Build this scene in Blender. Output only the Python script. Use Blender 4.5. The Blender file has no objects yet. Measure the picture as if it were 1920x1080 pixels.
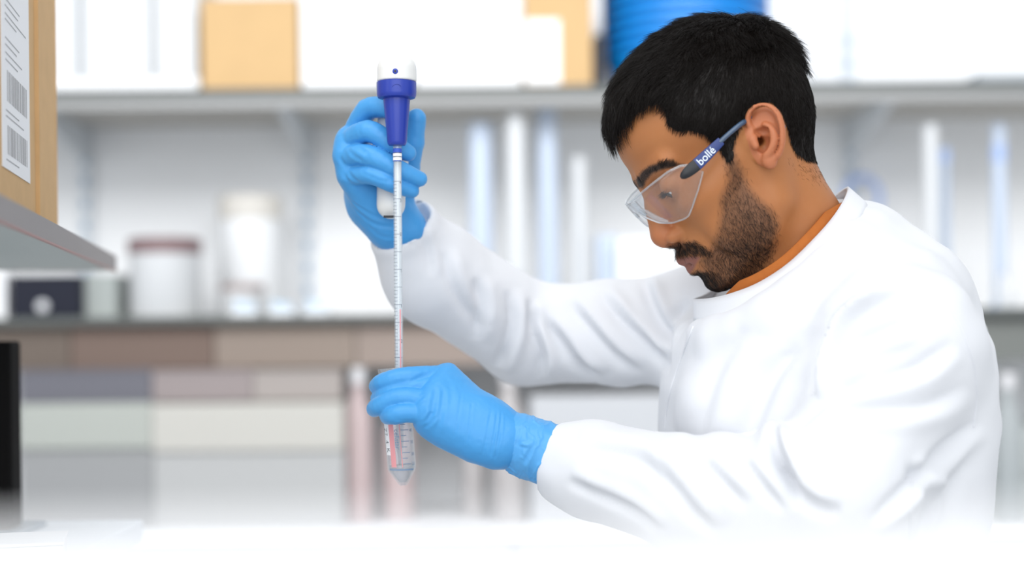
import bpy, bmesh, math, random
import numpy as np
from mathutils import Vector, Matrix

# ------------------------------------------------------------------ camera
F_PX = 52.0 / 36.0 * 1920.0          # focal length in pixels of the 1920 px frame
D0 = 1.3867                          # distance to the plane of the hands and face
ZC = 1.36                            # camera height
HOR = 620.0                          # horizon row
ROLL = math.radians(0.6)
CAM = np.array([0.0, -D0, ZC])
RGT = np.array([math.cos(ROLL), 0.0, -math.sin(ROLL)])
UPV = np.array([math.sin(ROLL), 0.0, math.cos(ROLL)])
FWD = np.array([0.0, 1.0, 0.0])

scene = bpy.context.scene
col = scene.collection

cam_d = bpy.data.cameras.new('camera')
cam_d.sensor_width = 36.0
cam_d.lens = 52.0
cam_d.shift_y = (HOR - 540.0) / 1920.0
cam_d.clip_start = 0.02
cam_d.dof.use_dof = True
cam_d.dof.focus_distance = 1.36
cam_d.dof.aperture_fstop = 1.9
cam = bpy.data.objects.new('camera', cam_d)
col.objects.link(cam)
cam.matrix_world = Matrix(((RGT[0], UPV[0], -FWD[0], CAM[0]),
                           (RGT[1], UPV[1], -FWD[1], CAM[1]),
                           (RGT[2], UPV[2], -FWD[2], CAM[2]),
                           (0, 0, 0, 1)))
scene.camera = cam

# ------------------------------------------------------------------ light
world = bpy.data.worlds.new('world')
scene.world = world
world.use_nodes = True
wbg = world.node_tree.nodes['Background']
wbg.inputs[0].default_value = (0.93, 0.965, 1.0, 1)
wbg.inputs[1].default_value = 0.82


def area_light(name, loc, target, sx, sy, power, color=(1, 1, 1)):
    d = bpy.data.lights.new(name, 'AREA')
    d.shape = 'RECTANGLE'
    d.size = sx
    d.size_y = sy
    d.energy = power
    d.color = color
    o = bpy.data.objects.new(name, d)
    col.objects.link(o)
    o.location = loc
    o.rotation_euler = (Vector(target) - Vector(loc)).to_track_quat('-Z', 'Y').to_euler()
    return o


area_light('ceiling_light_front', (-0.3, -1.2, 2.75), (0.1, -0.2, 1.2), 2.6, 1.4, 25)
cb = area_light('ceiling_light_back', (0.1, -0.1, 2.75), (0.1, 2.4, 1.45), 3.4, 0.8, 26)
cb.data.spread = math.radians(110)
area_light('window_light_side', (-3.2, -1.6, 2.0), (0.2, 0.0, 1.3), 2.2, 1.8, 16, (0.93, 0.97, 1.0))
area_light('added_fill_rear', (0.2, -3.6, 1.9), (0.2, 1.0, 1.35), 3.6, 1.8, 38, (0.97, 0.985, 1.0))  # added frontal fill from behind the camera, no window there

scene.view_settings.view_transform = 'Standard'
scene.view_settings.look = 'None'
scene.view_settings.gamma = 1.0
scene.view_settings.use_curve_mapping = False
scene.view_settings.exposure = 0.0


# ------------------------------------------------------------------ photo helpers
def P(px, py, y=0.0):
    """point of the place that lies behind photo pixel (px, py) at world depth y"""
    D = y + D0
    return CAM + D * (FWD + RGT * ((px - 960.0) / F_PX) + UPV * ((HOR - py) / F_PX))


def proj(W):
    """world points (N,3) -> photo pixels (N,2)"""
    V = W - CAM
    D = V @ FWD
    return np.stack([960.0 + F_PX * (V @ RGT) / D, HOR - F_PX * (V @ UPV) / D], 1)


# ------------------------------------------------------------------ mesh helpers
def srgb(r, g, b):
    f = lambda c: (c / 255.0) / 12.92 if c <= 10.3 else (((c / 255.0) + 0.055) / 1.055) ** 2.4
    return (f(r), f(g), f(b), 1.0)


MATS = {}


def mat(name, color, rough=0.5, metal=0.0, spec=0.5, noise=0.0, nscale=30.0, bump=0.0, bscale=60.0,
        emit=0.0, sss=0.0, sheen=0.0):
    if name in MATS:
        return MATS[name]
    m = bpy.data.materials.new(name)
    m.use_nodes = True
    nt = m.node_tree
    b = nt.nodes['Principled BSDF']
    b.inputs['Base Color'].default_value = color
    b.inputs['Roughness'].default_value = rough
    b.inputs['Metallic'].default_value = metal
    b.inputs['Specular IOR Level'].default_value = spec
    if sheen:
        b.inputs['Sheen Weight'].default_value = sheen
    if sss:
        b.inputs['Subsurface Weight'].default_value = sss
        b.inputs['Subsurface Radius'].default_value = (0.006, 0.0025, 0.0012)
        b.inputs['Subsurface Scale'].default_value = 1.0
    if emit:
        b.inputs['Emission Color'].default_value = color
        b.inputs['Emission Strength'].default_value = emit
    tc = nt.nodes.new('ShaderNodeTexCoord')
    if noise:
        n = nt.nodes.new('ShaderNodeTexNoise')
        n.inputs['Scale'].default_value = nscale
        n.inputs['Detail'].default_value = 3
        nt.links.new(tc.outputs['Object'], n.inputs['Vector'])
        r = nt.nodes.new('ShaderNodeMapRange')
        r.inputs['To Min'].default_value = 1 - noise
        r.inputs['To Max'].default_value = 1 + noise
        nt.links.new(n.outputs['Fac'], r.inputs['Value'])
        mx = nt.nodes.new('ShaderNodeMix')
        mx.data_type = 'RGBA'
        mx.blend_type = 'MULTIPLY'
        mx.inputs['Factor'].default_value = 1
        mx.inputs['A'].default_value = color
        nt.links.new(r.outputs['Result'], mx.inputs['B'])
        nt.links.new(mx.outputs['Result'], b.inputs['Base Color'])
    if bump:
        n2 = nt.nodes.new('ShaderNodeTexNoise')
        n2.inputs['Scale'].default_value = bscale
        n2.inputs['Detail'].default_value = 4
        nt.links.new(tc.outputs['Object'], n2.inputs['Vector'])
        bp = nt.nodes.new('ShaderNodeBump')
        bp.inputs['Strength'].default_value = bump
        bp.inputs['Distance'].default_value = 0.002
        nt.links.new(n2.outputs['Fac'], bp.inputs['Height'])
        nt.links.new(bp.outputs['Normal'], b.inputs['Normal'])
    MATS[name] = m
    return m


def clear_mat(name, tint=(1, 1, 1, 1), ior=1.45, rough=0.02, body=0.0, body_col=(1, 1, 1, 1)):
    """thin clear plastic or glass: see-through with a Fresnel reflection and a little haze"""
    if name in MATS:
        return MATS[name]
    m = bpy.data.materials.new(name)
    m.use_nodes = True
    nt = m.node_tree
    nt.nodes.clear()
    out = nt.nodes.new('ShaderNodeOutputMaterial')
    tr = nt.nodes.new('ShaderNodeBsdfTransparent')
    tr.inputs[0].default_value = tint
    gl = nt.nodes.new('ShaderNodeBsdfGlossy')
    gl.inputs['Roughness'].default_value = rough
    df = nt.nodes.new('ShaderNodeBsdfDiffuse')
    df.inputs[0].default_value = body_col
    lw = nt.nodes.new('ShaderNodeLayerWeight')
    lw.inputs['Blend'].default_value = 0.5
    pw = nt.nodes.new('ShaderNodeMath')
    pw.operation = 'POWER'
    pw.inputs[1].default_value = 3.5
    nt.links.new(lw.outputs['Facing'], pw.inputs[0])
    fr = nt.nodes.new('ShaderNodeMath')
    fr.operation = 'MULTIPLY_ADD'
    fr.inputs[1].default_value = 0.75
    fr.inputs[2].default_value = ((ior - 1) / (ior + 1)) ** 2
    nt.links.new(pw.outputs[0], fr.inputs[0])
    m1 = nt.nodes.new('ShaderNodeMixShader')
    m1.inputs[0].default_value = body
    nt.links.new(tr.outputs[0], m1.inputs[1])
    nt.links.new(df.outputs[0], m1.inputs[2])
    m2 = nt.nodes.new('ShaderNodeMixShader')
    nt.links.new(fr.outputs[0], m2.inputs[0])
    nt.links.new(m1.outputs[0], m2.inputs[1])
    nt.links.new(gl.outputs[0], m2.inputs[2])
    nt.links.new(m2.outputs[0], out.inputs[0])
    MATS[name] = m
    return m


def tag(o, label=None, cat=None, group=None, kind=None):
    if label:
        o['label'] = label
    if cat:
        o['category'] = cat
    if group:
        o['group'] = group
    if kind:
        o['kind'] = kind
    return o


def empty(name, loc, rz=0.0):
    o = bpy.data.objects.new(name, None)
    o.empty_display_size = 0.05
    col.objects.link(o)
    o.location = [float(v) for v in loc]
    o.rotation_euler = (0, 0, rz)
    return o


def link(name, me, m=None, parent=None, smooth=False):
    if m is not None:
        me.materials.clear()
        me.materials.append(m)
    if smooth:
        me.polygons.foreach_set('use_smooth', [True] * len(me.polygons))
    o = bpy.data.objects.new(name, me)
    col.objects.link(o)
    if parent is not None:
        o.parent = parent
        # vertices are given in world space: undo the parent's placement
        o.matrix_parent_inverse = parent_matrix(parent).inverted()
    return o


def parent_matrix(o):
    m = Matrix.LocRotScale(o.location, o.rotation_euler, o.scale)
    if o.parent is not None:
        m = parent_matrix(o.parent) @ o.matrix_parent_inverse @ m
    return m


def mesh_np(name, V, F):
    """V (N,3), F (M,3|4) arrays -> mesh"""
    V = np.asarray(V, dtype=np.float32)
    F = np.asarray(F, dtype=np.int32)
    me = bpy.data.meshes.new(name)
    n, k = F.shape
    me.vertices.add(len(V))
    me.vertices.foreach_set('co', V.ravel())
    me.loops.add(n * k)
    me.loops.foreach_set('vertex_index', F.ravel())
    me.polygons.add(n)
    me.polygons.foreach_set('loop_start', np.arange(0, n * k, k, dtype=np.int32))
    me.update(calc_edges=True)
    me.validate()
    return me


class MB:
    """collects simple solids into one mesh"""

    def __init__(self):
        self.bm = bmesh.new()

    def box(self, lo, hi, bevel=0.0, seg=2, mtx=None):
        lo = np.minimum(lo, hi) if mtx is None else np.array(lo)
        r = bmesh.ops.create_cube(self.bm, size=1.0)
        c = [(a + b) / 2 for a, b in zip(lo, hi)]
        s = [abs(b - a) for a, b in zip(lo, hi)]
        vs = r['verts']
        for v in vs:
            v.co = Vector((v.co.x * s[0] + c[0], v.co.y * s[1] + c[1], v.co.z * s[2] + c[2]))
        if mtx is not None:
            for v in vs:
                v.co = mtx @ v.co
        if bevel:
            es = list({e for v in vs for e in v.link_edges})
            bmesh.ops.bevel(self.bm, geom=es, offset=bevel, segments=seg, profile=0.5, affect='EDGES')
        return self

    def lathe(self, prof, base, axis=(0, 0, 1), seg=24, cap=True):
        """prof: list of (radius, height along axis)"""
        ax = Vector(axis).normalized()
        t = Vector((1, 0, 0)) if abs(ax.x) < 0.9 else Vector((0, 1, 0))
        u = (t - ax * t.dot(ax)).normalized()
        w = ax.cross(u)
        base = Vector([float(b) for b in base])
        rings = []
        for r, h in prof:
            rings.append([self.bm.verts.new(base + ax * h + (u * math.cos(2 * math.pi * i / seg) + w * math.sin(2 * math.pi * i / seg)) * max(r, 1e-5))
                          for i in range(seg)])
        for a, b in zip(rings[:-1], rings[1:]):
            for i in range(seg):
                self.bm.faces.new((a[i], a[(i + 1) % seg], b[(i + 1) % seg], b[i]))
        if cap:
            self.bm.faces.new(list(reversed(rings[0])))
            self.bm.faces.new(rings[-1])
        return self

    def tube(self, pts, rad, seg=8, cap=True):
        pts = [Vector([float(c) for c in p]) for p in pts]
        rads = rad if isinstance(rad, (list, tuple)) else [rad] * len(pts)
        rings = []
        ref = None
        for i, p in enumerate(pts):
            d = (pts[min(i + 1, len(pts) - 1)] - pts[max(i - 1, 0)]).normalized()
            if ref is None:
                ref = Vector((0, 0, 1)) if abs(d.z) < 0.9 else Vector((1, 0, 0))
            u = (ref - d * ref.dot(d)).normalized()
            ref = u
            w = d.cross(u)
            rings.append([self.bm.verts.new(p + (u * math.cos(2 * math.pi * k / seg) + w * math.sin(2 * math.pi * k / seg)) * rads[i]) for k in range(seg)])
        for a, b in zip(rings[:-1], rings[1:]):
            for i in range(seg):
                self.bm.faces.new((a[i], a[(i + 1) % seg], b[(i + 1) % seg], b[i]))
        if cap:
            self.bm.faces.new(list(reversed(rings[0])))
            self.bm.faces.new(rings[-1])
        return self

    def prism(self, poly, nrm_off):
        """poly: list of 3-D points; nrm_off: extrusion vector"""
        off = Vector([float(c) for c in nrm_off])
        a = [self.bm.verts.new(Vector([float(c) for c in p])) for p in poly]
        b = [self.bm.verts.new(v.co + off) for v in a]
        n = len(a)
        self.bm.faces.new(a)
        self.bm.faces.new(list(reversed(b)))
        for i in range(n):
            self.bm.faces.new((a[i], b[i], b[(i + 1) % n], a[(i + 1) % n]))
        return self

    def build(self, name, m, parent=None, smooth=False):
        bmesh.ops.recalc_face_normals(self.bm, faces=self.bm.faces[:])
        me = bpy.data.meshes.new(name)
        self.bm.to_mesh(me)
        self.bm.free()
        o = link(name, me, m, parent)
        if smooth:
            me.polygons.foreach_set('use_smooth', [True] * len(me.polygons))
            try:
                me.set_sharp_from_angle(angle=math.radians(40))
            except Exception:
                pass
        return o


# ------------------------------------------------------------------ signed-distance sculpting
def vnoise(p, seed=0):
    """gradient-free smooth value noise, p (...,3) -> [-1,1]"""
    p = np.asarray(p, dtype=np.float64)
    i = np.floor(p).astype(np.int64)
    f = p - i
    f = f * f * f * (f * (f * 6 - 15) + 10)

    def h(a, b, c):
        n = (a * 374761393 + b * 668265263 + c * 2147483647 + seed * 1274126177) & 0xffffffff
        n = ((n ^ (n >> 13)) * 1274126177) & 0xffffffff
        n = n ^ (n >> 16)
        return (n & 0xffff) / 32767.5 - 1.0
    x, y, z = i[..., 0], i[..., 1], i[..., 2]
    r = 0.0
    for dx in (0, 1):
        for dy in (0, 1):
            for dz in (0, 1):
                w = ((f[..., 0] if dx else 1 - f[..., 0]) * (f[..., 1] if dy else 1 - f[..., 1])
                     * (f[..., 2] if dz else 1 - f[..., 2]))
                r = r + w * h(x + dx, y + dy, z + dz)
    return r


class Field:
    def __init__(self, lo, hi, h):
        self.lo = np.array(lo, float)
        self.h = float(h)
        self.n = np.ceil((np.array(hi, float) - self.lo) / h).astype(int) + 1
        self.d = np.full(self.n, 1e3 * h, np.float32)
        self.ax = [(self.lo[k] + np.arange(self.n[k]) * h).astype(np.float32) for k in range(3)]

    def _sub(self, lo, hi):
        a = np.clip(np.floor((np.array(lo) - self.lo) / self.h).astype(int), 0, self.n)
        b = np.clip(np.ceil((np.array(hi) - self.lo) / self.h).astype(int) + 1, 0, self.n)
        return a, b

    def op(self, prim, k, mode='u'):
        lo, hi, fn = prim
        pad = k * 1.2 + 4 * self.h
        a, b = self._sub(np.array(lo) - pad, np.array(hi) + pad)
        if np.any(b <= a):
            return self
        s = tuple(slice(i, j) for i, j in zip(a, b))
        X = self.ax[0][s[0]][:, None, None]
        Y = self.ax[1][s[1]][None, :, None]
        Z = self.ax[2][s[2]][None, None, :]
        q = fn(X, Y, Z).astype(np.float32)
        d = self.d[s]
        k = max(k, 1e-6)
        if mode == 'u':
            h = np.clip(0.5 + 0.5 * (q - d) / k, 0, 1)
            self.d[s] = q * (1 - h) + d * h - k * h * (1 - h)
        elif mode == 's':      # subtract
            h = np.clip(0.5 - 0.5 * (d + q) / k, 0, 1)
            self.d[s] = d * (1 - h) + (-q) * h + k * h * (1 - h)
        return self

    def add(self, prim, k=0.0):
        return self.op(prim, k, 'u')

    def cut(self, prim, k=0.0):
        return self.op(prim, k, 's')

    def mesh(self):
        d = self.d
        ins = d < 0
        n = d.shape
        c = ins[:-1, :-1, :-1].astype(np.int8)
        c = c.copy()
        for o in [(0, 0, 1), (0, 1, 0), (0, 1, 1), (1, 0, 0), (1, 0, 1), (1, 1, 0), (1, 1, 1)]:
            c += ins[o[0]:n[0] - 1 + o[0], o[1]:n[1] - 1 + o[1], o[2]:n[2] - 1 + o[2]]
        act = (c > 0) & (c < 8)
        idx = np.argwhere(act)
        vid = np.full(act.shape, -1, np.int32)
        vid[act] = np.arange(len(idx), dtype=np.int32)
        cor = {}
        for o in [(i, j, k) for i in (0, 1) for j in (0, 1) for k in (0, 1)]:
            cor[o] = d[idx[:, 0] + o[0], idx[:, 1] + o[1], idx[:, 2] + o[2]]
        acc = np.zeros((len(idx), 3))
        cnt = np.zeros(len(idx))
        for axis in range(3):
            for u in (0, 1):
                for v in (0, 1):
                    o = [0, 0, 0]
                    oth = [k for k in range(3) if k != axis]
                    o[oth[0]], o[oth[1]] = u, v
                    o2 = list(o)
                    o2[axis] = 1
                    a, b = cor[tuple(o)], cor[tuple(o2)]
                    m = (a < 0) != (b < 0)
                    t = np.where(m, a / np.where(m, a - b, 1), 0)
                    pt = np.tile(np.array(o, float), (len(idx), 1))
                    pt[:, axis] = t
                    acc[m] += pt[m]
                    cnt[m] += 1
        V = self.lo + (idx + acc / cnt[:, None]) * self.h
        quads = []
        for axis in range(3):
            oth = [k for k in range(3) if k != axis]
            sa = [slice(1, n[k] - 1) for k in range(3)]
            sa[axis] = slice(0, n[axis] - 1)
            sb = list(sa)
            sb[axis] = slice(1, n[axis])
            A, B = ins[tuple(sa)], ins[tuple(sb)]
            ch = np.argwhere(A != B)
            if not len(ch):
                continue
            flip = A[tuple(ch.T)]
            base = ch.copy()
            for k in oth:
                base[:, k] += 1
            q = []
            for (u, v) in ((0, 0), (1, 0), (1, 1), (0, 1)):
                e = base.copy()
                e[:, oth[0]] -= u
                e[:, oth[1]] -= v
                q.append(vid[e[:, 0], e[:, 1], e[:, 2]])
            q = np.stack(q, 1)
            if axis == 1:
                flip = ~flip
            q[~flip] = q[~flip][:, ::-1]
            quads.append(q)
        Q = np.concatenate(quads)
        Q = Q[(Q >= 0).all(1)]
        return V, Q


def relax(V, Q, it=2, lam=0.5):
    E = np.concatenate([Q[:, [0, 1]], Q[:, [1, 2]], Q[:, [2, 3]], Q[:, [3, 0]]])
    E = np.concatenate([E, E[:, ::-1]])
    deg = np.bincount(E[:, 0], minlength=len(V)).astype(float)
    deg[deg == 0] = 1
    for _ in range(it):
        S = np.stack([np.bincount(E[:, 0], weights=V[E[:, 1], k], minlength=len(V)) for k in range(3)], 1)
        V = V + lam * (S / deg[:, None] - V)
    return V


def normals(V, Q):
    n = np.cross(V[Q[:, 2]] - V[Q[:, 0]], V[Q[:, 3]] - V[Q[:, 1]])
    N = np.zeros_like(V)
    for k in range(4):
        for a in range(3):
            N[:, a] += np.bincount(Q[:, k], weights=n[:, a], minlength=len(V))
    return N / np.maximum(np.linalg.norm(N, axis=1), 1e-12)[:, None]


def ell(c, r, R=None):
    c = np.array(c, float)
    r = np.array(r, float)
    m = max(r) if R is not None else r

    def fn(X, Y, Z):
        x, y, z = X - c[0], Y - c[1], Z - c[2]
        if R is not None:
            x, y, z = (R[0][0] * x + R[0][1] * y + R[0][2] * z, R[1][0] * x + R[1][1] * y + R[1][2] * z,
                       R[2][0] * x + R[2][1] * y + R[2][2] * z)
        k0 = np.sqrt((x / r[0]) ** 2 + (y / r[1]) ** 2 + (z / r[2]) ** 2)
        k1 = np.sqrt((x / r[0] ** 2) ** 2 + (y / r[1] ** 2) ** 2 + (z / r[2] ** 2) ** 2)
        return k0 * (k0 - 1) / np.maximum(k1, 1e-9)
    return c - m, c + m, fn


def rc(a, b, ra, rb):
    """capsule with a radius that runs from ra to rb"""
    a = np.array(a, float)
    b = np.array(b, float)
    ba = b - a
    L2 = max(float(ba @ ba), 1e-12)
    lo = np.minimum(a - ra, b - rb)
    hi = np.maximum(a + ra, b + rb)

    def fn(X, Y, Z):
        x, y, z = X - a[0], Y - a[1], Z - a[2]
        t = np.clip((x * ba[0] + y * ba[1] + z * ba[2]) / L2, 0, 1)
        return np.sqrt((x - t * ba[0]) ** 2 + (y - t * ba[1]) ** 2 + (z - t * ba[2]) ** 2) - (ra + (rb - ra) * t)
    return lo, hi, fn


def chain(fld, pts, rads, k_first, k=0.0):
    for i in range(len(pts) - 1):
        fld.add(rc(pts[i], pts[i + 1], rads[i], rads[i + 1]), k_first if i == 0 else k)


def inpoly(pt, poly):
    x, y = pt[:, 0], pt[:, 1]
    r = np.zeros(len(pt), bool)
    n = len(poly)
    for i in range(n):
        x0, y0 = poly[i]
        x1, y1 = poly[(i + 1) % n]
        c = ((y0 > y) != (y1 > y))
        r ^= c & (x < (x1 - x0) * (y - y0) / ((y1 - y0) if y1 != y0 else 1e-9) + x0)
    return r


def distpoly(pt, poly, closed=True):
    d = np.full(len(pt), 1e9)
    n = len(poly)
    for i in range(n if closed else n - 1):
        a = np.array(poly[i], float)
        b = np.array(poly[(i + 1) % n], float)
        ba = b - a
        t = np.clip(((pt - a) @ ba) / max(ba @ ba, 1e-9), 0, 1)
        d = np.minimum(d, np.linalg.norm(pt - a - t[:, None] * ba, axis=1))
    return d


def soft(pt, poly, w):
    s = np.where(inpoly(pt, poly), 1.0, -1.0) * distpoly(pt, poly)
    return np.clip(0.5 + s / (2 * w), 0, 1)


def catmull(pts, n=8, closed=False):
    pts = np.array(pts, float)
    out = []
    N = len(pts)
    for i in range(N if closed else N - 1):
        if closed:
            p0, p1, p2, p3 = pts[(i - 1) % N], pts[i], pts[(i + 1) % N], pts[(i + 2) % N]
        else:
            p0, p1, p2, p3 = pts[max(i - 1, 0)], pts[i], pts[i + 1], pts[min(i + 2, N - 1)]
        for t in np.arange(n) / n:
            out.append(0.5 * ((2 * p1) + (-p0 + p2) * t + (2 * p0 - 5 * p1 + 4 * p2 - p3) * t ** 2 + (-p0 + 3 * p1 - 3 * p2 + p3) * t ** 3))
    if not closed:
        out.append(pts[-1])
    return np.array(out)
# ------------------------------------------------------------------ the room
def B(px, py, D):
    return P(px, py, D - D0)


DS, DW = 3.30, 3.78            # shelf fronts and back wall, distance from the camera
YS, YW = DS - D0, DW - D0
zrow = lambda px, py, D: float(B(px, py, D)[2])
xcol = lambda px, D: float(B(px, 400, D)[0])

wall_m = mat('wall_paint', (0.87, 0.885, 0.905, 1), rough=0.8, noise=0.02, nscale=4)
floor_m = mat('vinyl_floor', (0.55, 0.56, 0.57, 1), rough=0.5, noise=0.04, nscale=8)
o = MB().box((-3.0, YW, 0.0), (3.0, YW + 0.1, 2.9)).build('wall_back', wall_m)
tag(o, kind='structure')
o = MB().box((-2.6, -2.6, -0.05), (2.6, YW + 0.1, 0.0)).build('floor', floor_m)
tag(o, kind='structure')
# ---- wall shelving: slotted uprights, two long shelves on brackets
steel_m = mat('grey_steel', (0.28, 0.285, 0.285, 1), rough=0.45, metal=0.0)
edge_dark = mat('shelf_edge_dark', (0.09, 0.10, 0.095, 1), rough=0.5)
lam_m = mat('shelf_laminate', (0.50, 0.485, 0.455, 1), rough=0.6)
up_m = mat('upright_white', (0.66, 0.70, 0.74, 1), rough=0.5)
slot_m = mat('slot_blue', (0.25, 0.36, 0.50, 1), rough=0.6)
Z1 = zrow(800, 163, DS)
Z2 = zrow(500, 592, DS)


def wall_shelf(name, label, z, th, lip):
    t = empty(name, (0, YW, z - th))
    tag(t, label, 'shelf')
    MB().box((-2.3, YS + 0.006, z - th), (2.3, YW - 0.008, z), 0.001).build('board', lam_m, t)
    MB().box((-2.3, YS - 0.004, z - th - 0.001), (2.3, YS + 0.006, z + 0.001), 0.002).build('edge_strip', edge_dark, t)
    MB().box((-2.3, YS + 0.002, z - th - lip), (2.3, YS + 0.014, z - th - 0.001), 0.002).build('front_rail', steel_m, t)
    for px in (165, 578, 1592) if lip > 0.01 else ():
        x = xcol(px, DW)
        poly = [(x - 0.008, YW - 0.03, z - th - 0.001), (x - 0.008, YS + 0.02, z - th - 0.001), (x - 0.008, YS + 0.02, z - th - 0.02), (x - 0.008, YW - 0.03, z - th - 0.085)]
        MB().prism(poly, (0.016, 0, 0)).build('bracket', up_m, t)
    return t


wall_shelf('long_shelf', 'upper grey-edged wall shelf carrying cartons and blue tubs', Z1, 0.017, 0.026)
wall_shelf('long_shelf', 'lower dark-edged wall shelf behind the raised arm', Z2, 0.015, 0.003)
for px, lab in ((165, 'slotted white shelf upright nearest the big barcode carton'), (578, 'slotted white shelf upright just left of the raised gloved hand'),
                (1592, 'slotted white shelf upright behind the neck')):
    x = xcol(px, DW)
    t = empty('shelf_upright', (x, YW, 0.95))
    tag(t, lab, 'shelf upright', 'shelf uprights')
    MB().box((x - 0.016, YW - 0.026, 0.96), (x + 0.016, YW - 0.007, 2.25), 0.002).build('rail', up_m, t)
    k = 0
    z = 1.40
    while z < 2.1:
        MB().box((x - 0.006, YW - 0.0275, z), (x + 0.006, YW - 0.0258, z + 0.026)).build('slot', slot_m, t)
        z += 0.056

# made-up cupboard, set forward to catch light: flat doors in brown, taupe and grey
zc1 = Z2 - 0.0195
zc0 = zrow(400, 690, DS + 0.03)
t = empty('added_cupboard', (0, YW, zc0))
tag(t, 'added long low cupboard with brown and taupe doors under the lower shelf', 'cupboard')
MB().box((-2.28, YS + 0.052, zc0 + 0.002), (2.28, YW - 0.03, zc1 - 0.001)).build('carcass', lam_m, t)
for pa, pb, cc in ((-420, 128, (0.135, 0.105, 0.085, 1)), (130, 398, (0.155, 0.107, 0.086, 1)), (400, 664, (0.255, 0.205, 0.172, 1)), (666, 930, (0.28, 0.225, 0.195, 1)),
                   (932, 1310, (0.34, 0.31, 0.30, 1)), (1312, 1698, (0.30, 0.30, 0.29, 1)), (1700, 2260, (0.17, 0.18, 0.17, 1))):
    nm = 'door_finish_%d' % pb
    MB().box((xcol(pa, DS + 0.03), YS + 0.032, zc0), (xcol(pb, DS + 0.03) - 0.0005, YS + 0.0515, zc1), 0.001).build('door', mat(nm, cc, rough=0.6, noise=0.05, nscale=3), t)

# ---- things on the upper shelf
card_m = mat('cardboard', (0.54, 0.36, 0.175, 1), rough=0.8, noise=0.06, nscale=20)
card_e = mat('cardboard_edge', (0.50, 0.31, 0.14, 1), rough=0.85)
wht_m = mat('white_carton', (0.82, 0.83, 0.85, 1), rough=0.65, noise=0.015, nscale=10)
grey_m = mat('grey_gap', (0.42, 0.45, 0.48, 1), rough=0.7)
pap_m = mat('white_paper', (0.84, 0.845, 0.86, 1), rough=0.7)


wht_l = mat('white_carton_cool', (0.66, 0.68, 0.70, 1), rough=0.65)


def carton(name, label, x0, x1, ytop, z0, D, depth, m, flap=True, label_px=None, cat='box'):
    xa, xb = xcol(x0, D), xcol(x1, D)
    zt = zrow((x0 + x1) / 2, ytop, D)
    y = D - D0
    t = empty(name, ((xa + xb) / 2, y + depth / 2, z0))
    tag(t, label, cat)
    MB().box((xa, y, z0), (xb, y + depth, zt - 0.003), 0.002).build('body', m, t)
    if flap:
        xm = (xa + xb) / 2
        MB().box((xa + 0.001, y + 0.001, zt - 0.003), (xb - 0.001, y + depth / 2 - 0.001, zt)).build('flap', m, t)
        MB().box((xa + 0.001, y + depth / 2 + 0.001, zt - 0.003), (xb - 0.001, y + depth - 0.001, zt)).build('flap', m, t)
    if label_px:
        a, b, c, d = label_px
        MB().box((xcol(a, D), y - 0.0008, zrow(a, d, D)), (xcol(c, D), y + 0.0005, zrow(a, b, D))).build('paper_label', pap_m, t)
    return t


carton('storage_box', 'white storage box nearest the big barcode carton on the upper shelf', 62, 149, -90, Z1 + 0.030, DS + 0.03, 0.26, wht_l)
carton('storage_box', 'white storage box standing second from the barcode carton on the upper shelf', 158, 284, -110, Z1 + 0.030, DS + 0.03, 0.26, wht_l)
carton('storage_box', 'white storage box touching the wide cardboard carton on the upper shelf', 294, 372, -95, Z1 + 0.030, DS + 0.06, 0.24, wht_l)
tr = empty('flat_tray', (xcol(220, DS), YS + 0.16, Z1))
tag(tr, 'flat white tray under the white storage boxes on the upper shelf', 'tray')
MB().box((xcol(40, DS), YS + 0.012, Z1 + 0.0015), (xcol(372, DS), YS + 0.32, Z1 + 0.004)).build('bottom', wht_m, tr)
MB().box((xcol(40, DS), YS + 0.012, Z1 + 0.004), (xcol(372, DS), YS + 0.016, Z1 + 0.029), 0.001).build('front_rim', wht_m, tr)
for xx in (xcol(40, DS), xcol(372, DS) - 0.004):
    MB().box((xx, YS + 0.0165, Z1 + 0.004), (xx + 0.004, YS + 0.32, Z1 + 0.029)).build('side_rim', wht_m, tr)
carton('cardboard_box', 'wide plain cardboard carton on the upper shelf', 381, 562, -4, Z1, DS + 0.015, 0.28, card_m)
carton('storage_box', 'big white carton directly above the raised hand on the upper shelf', 568, 776, -120, Z1, DS + 0.02, 0.3, wht_m)
carton('storage_box', 'big white carton beside the labelled cardboard carton', 782, 980, -120, Z1, DS + 0.03, 0.3, wht_m)
carton('cardboard_box', 'narrow cardboard carton with a white paper label on the upper shelf', 986, 1114, -60, Z1, DS + 0.015, 0.28, card_m, label_px=(988, 37, 1053, 158))
carton('gap_filler', 'dark box filling the dark gap between cardboard carton and blue tubs', 1118, 1140, 62, Z1, DS + 0.10, 0.2, mat('gap_dark', (0.03, 0.035, 0.05, 1), rough=0.6), flap=False)  # near-black box put in as the darkness of the gap beside the tubs

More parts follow.
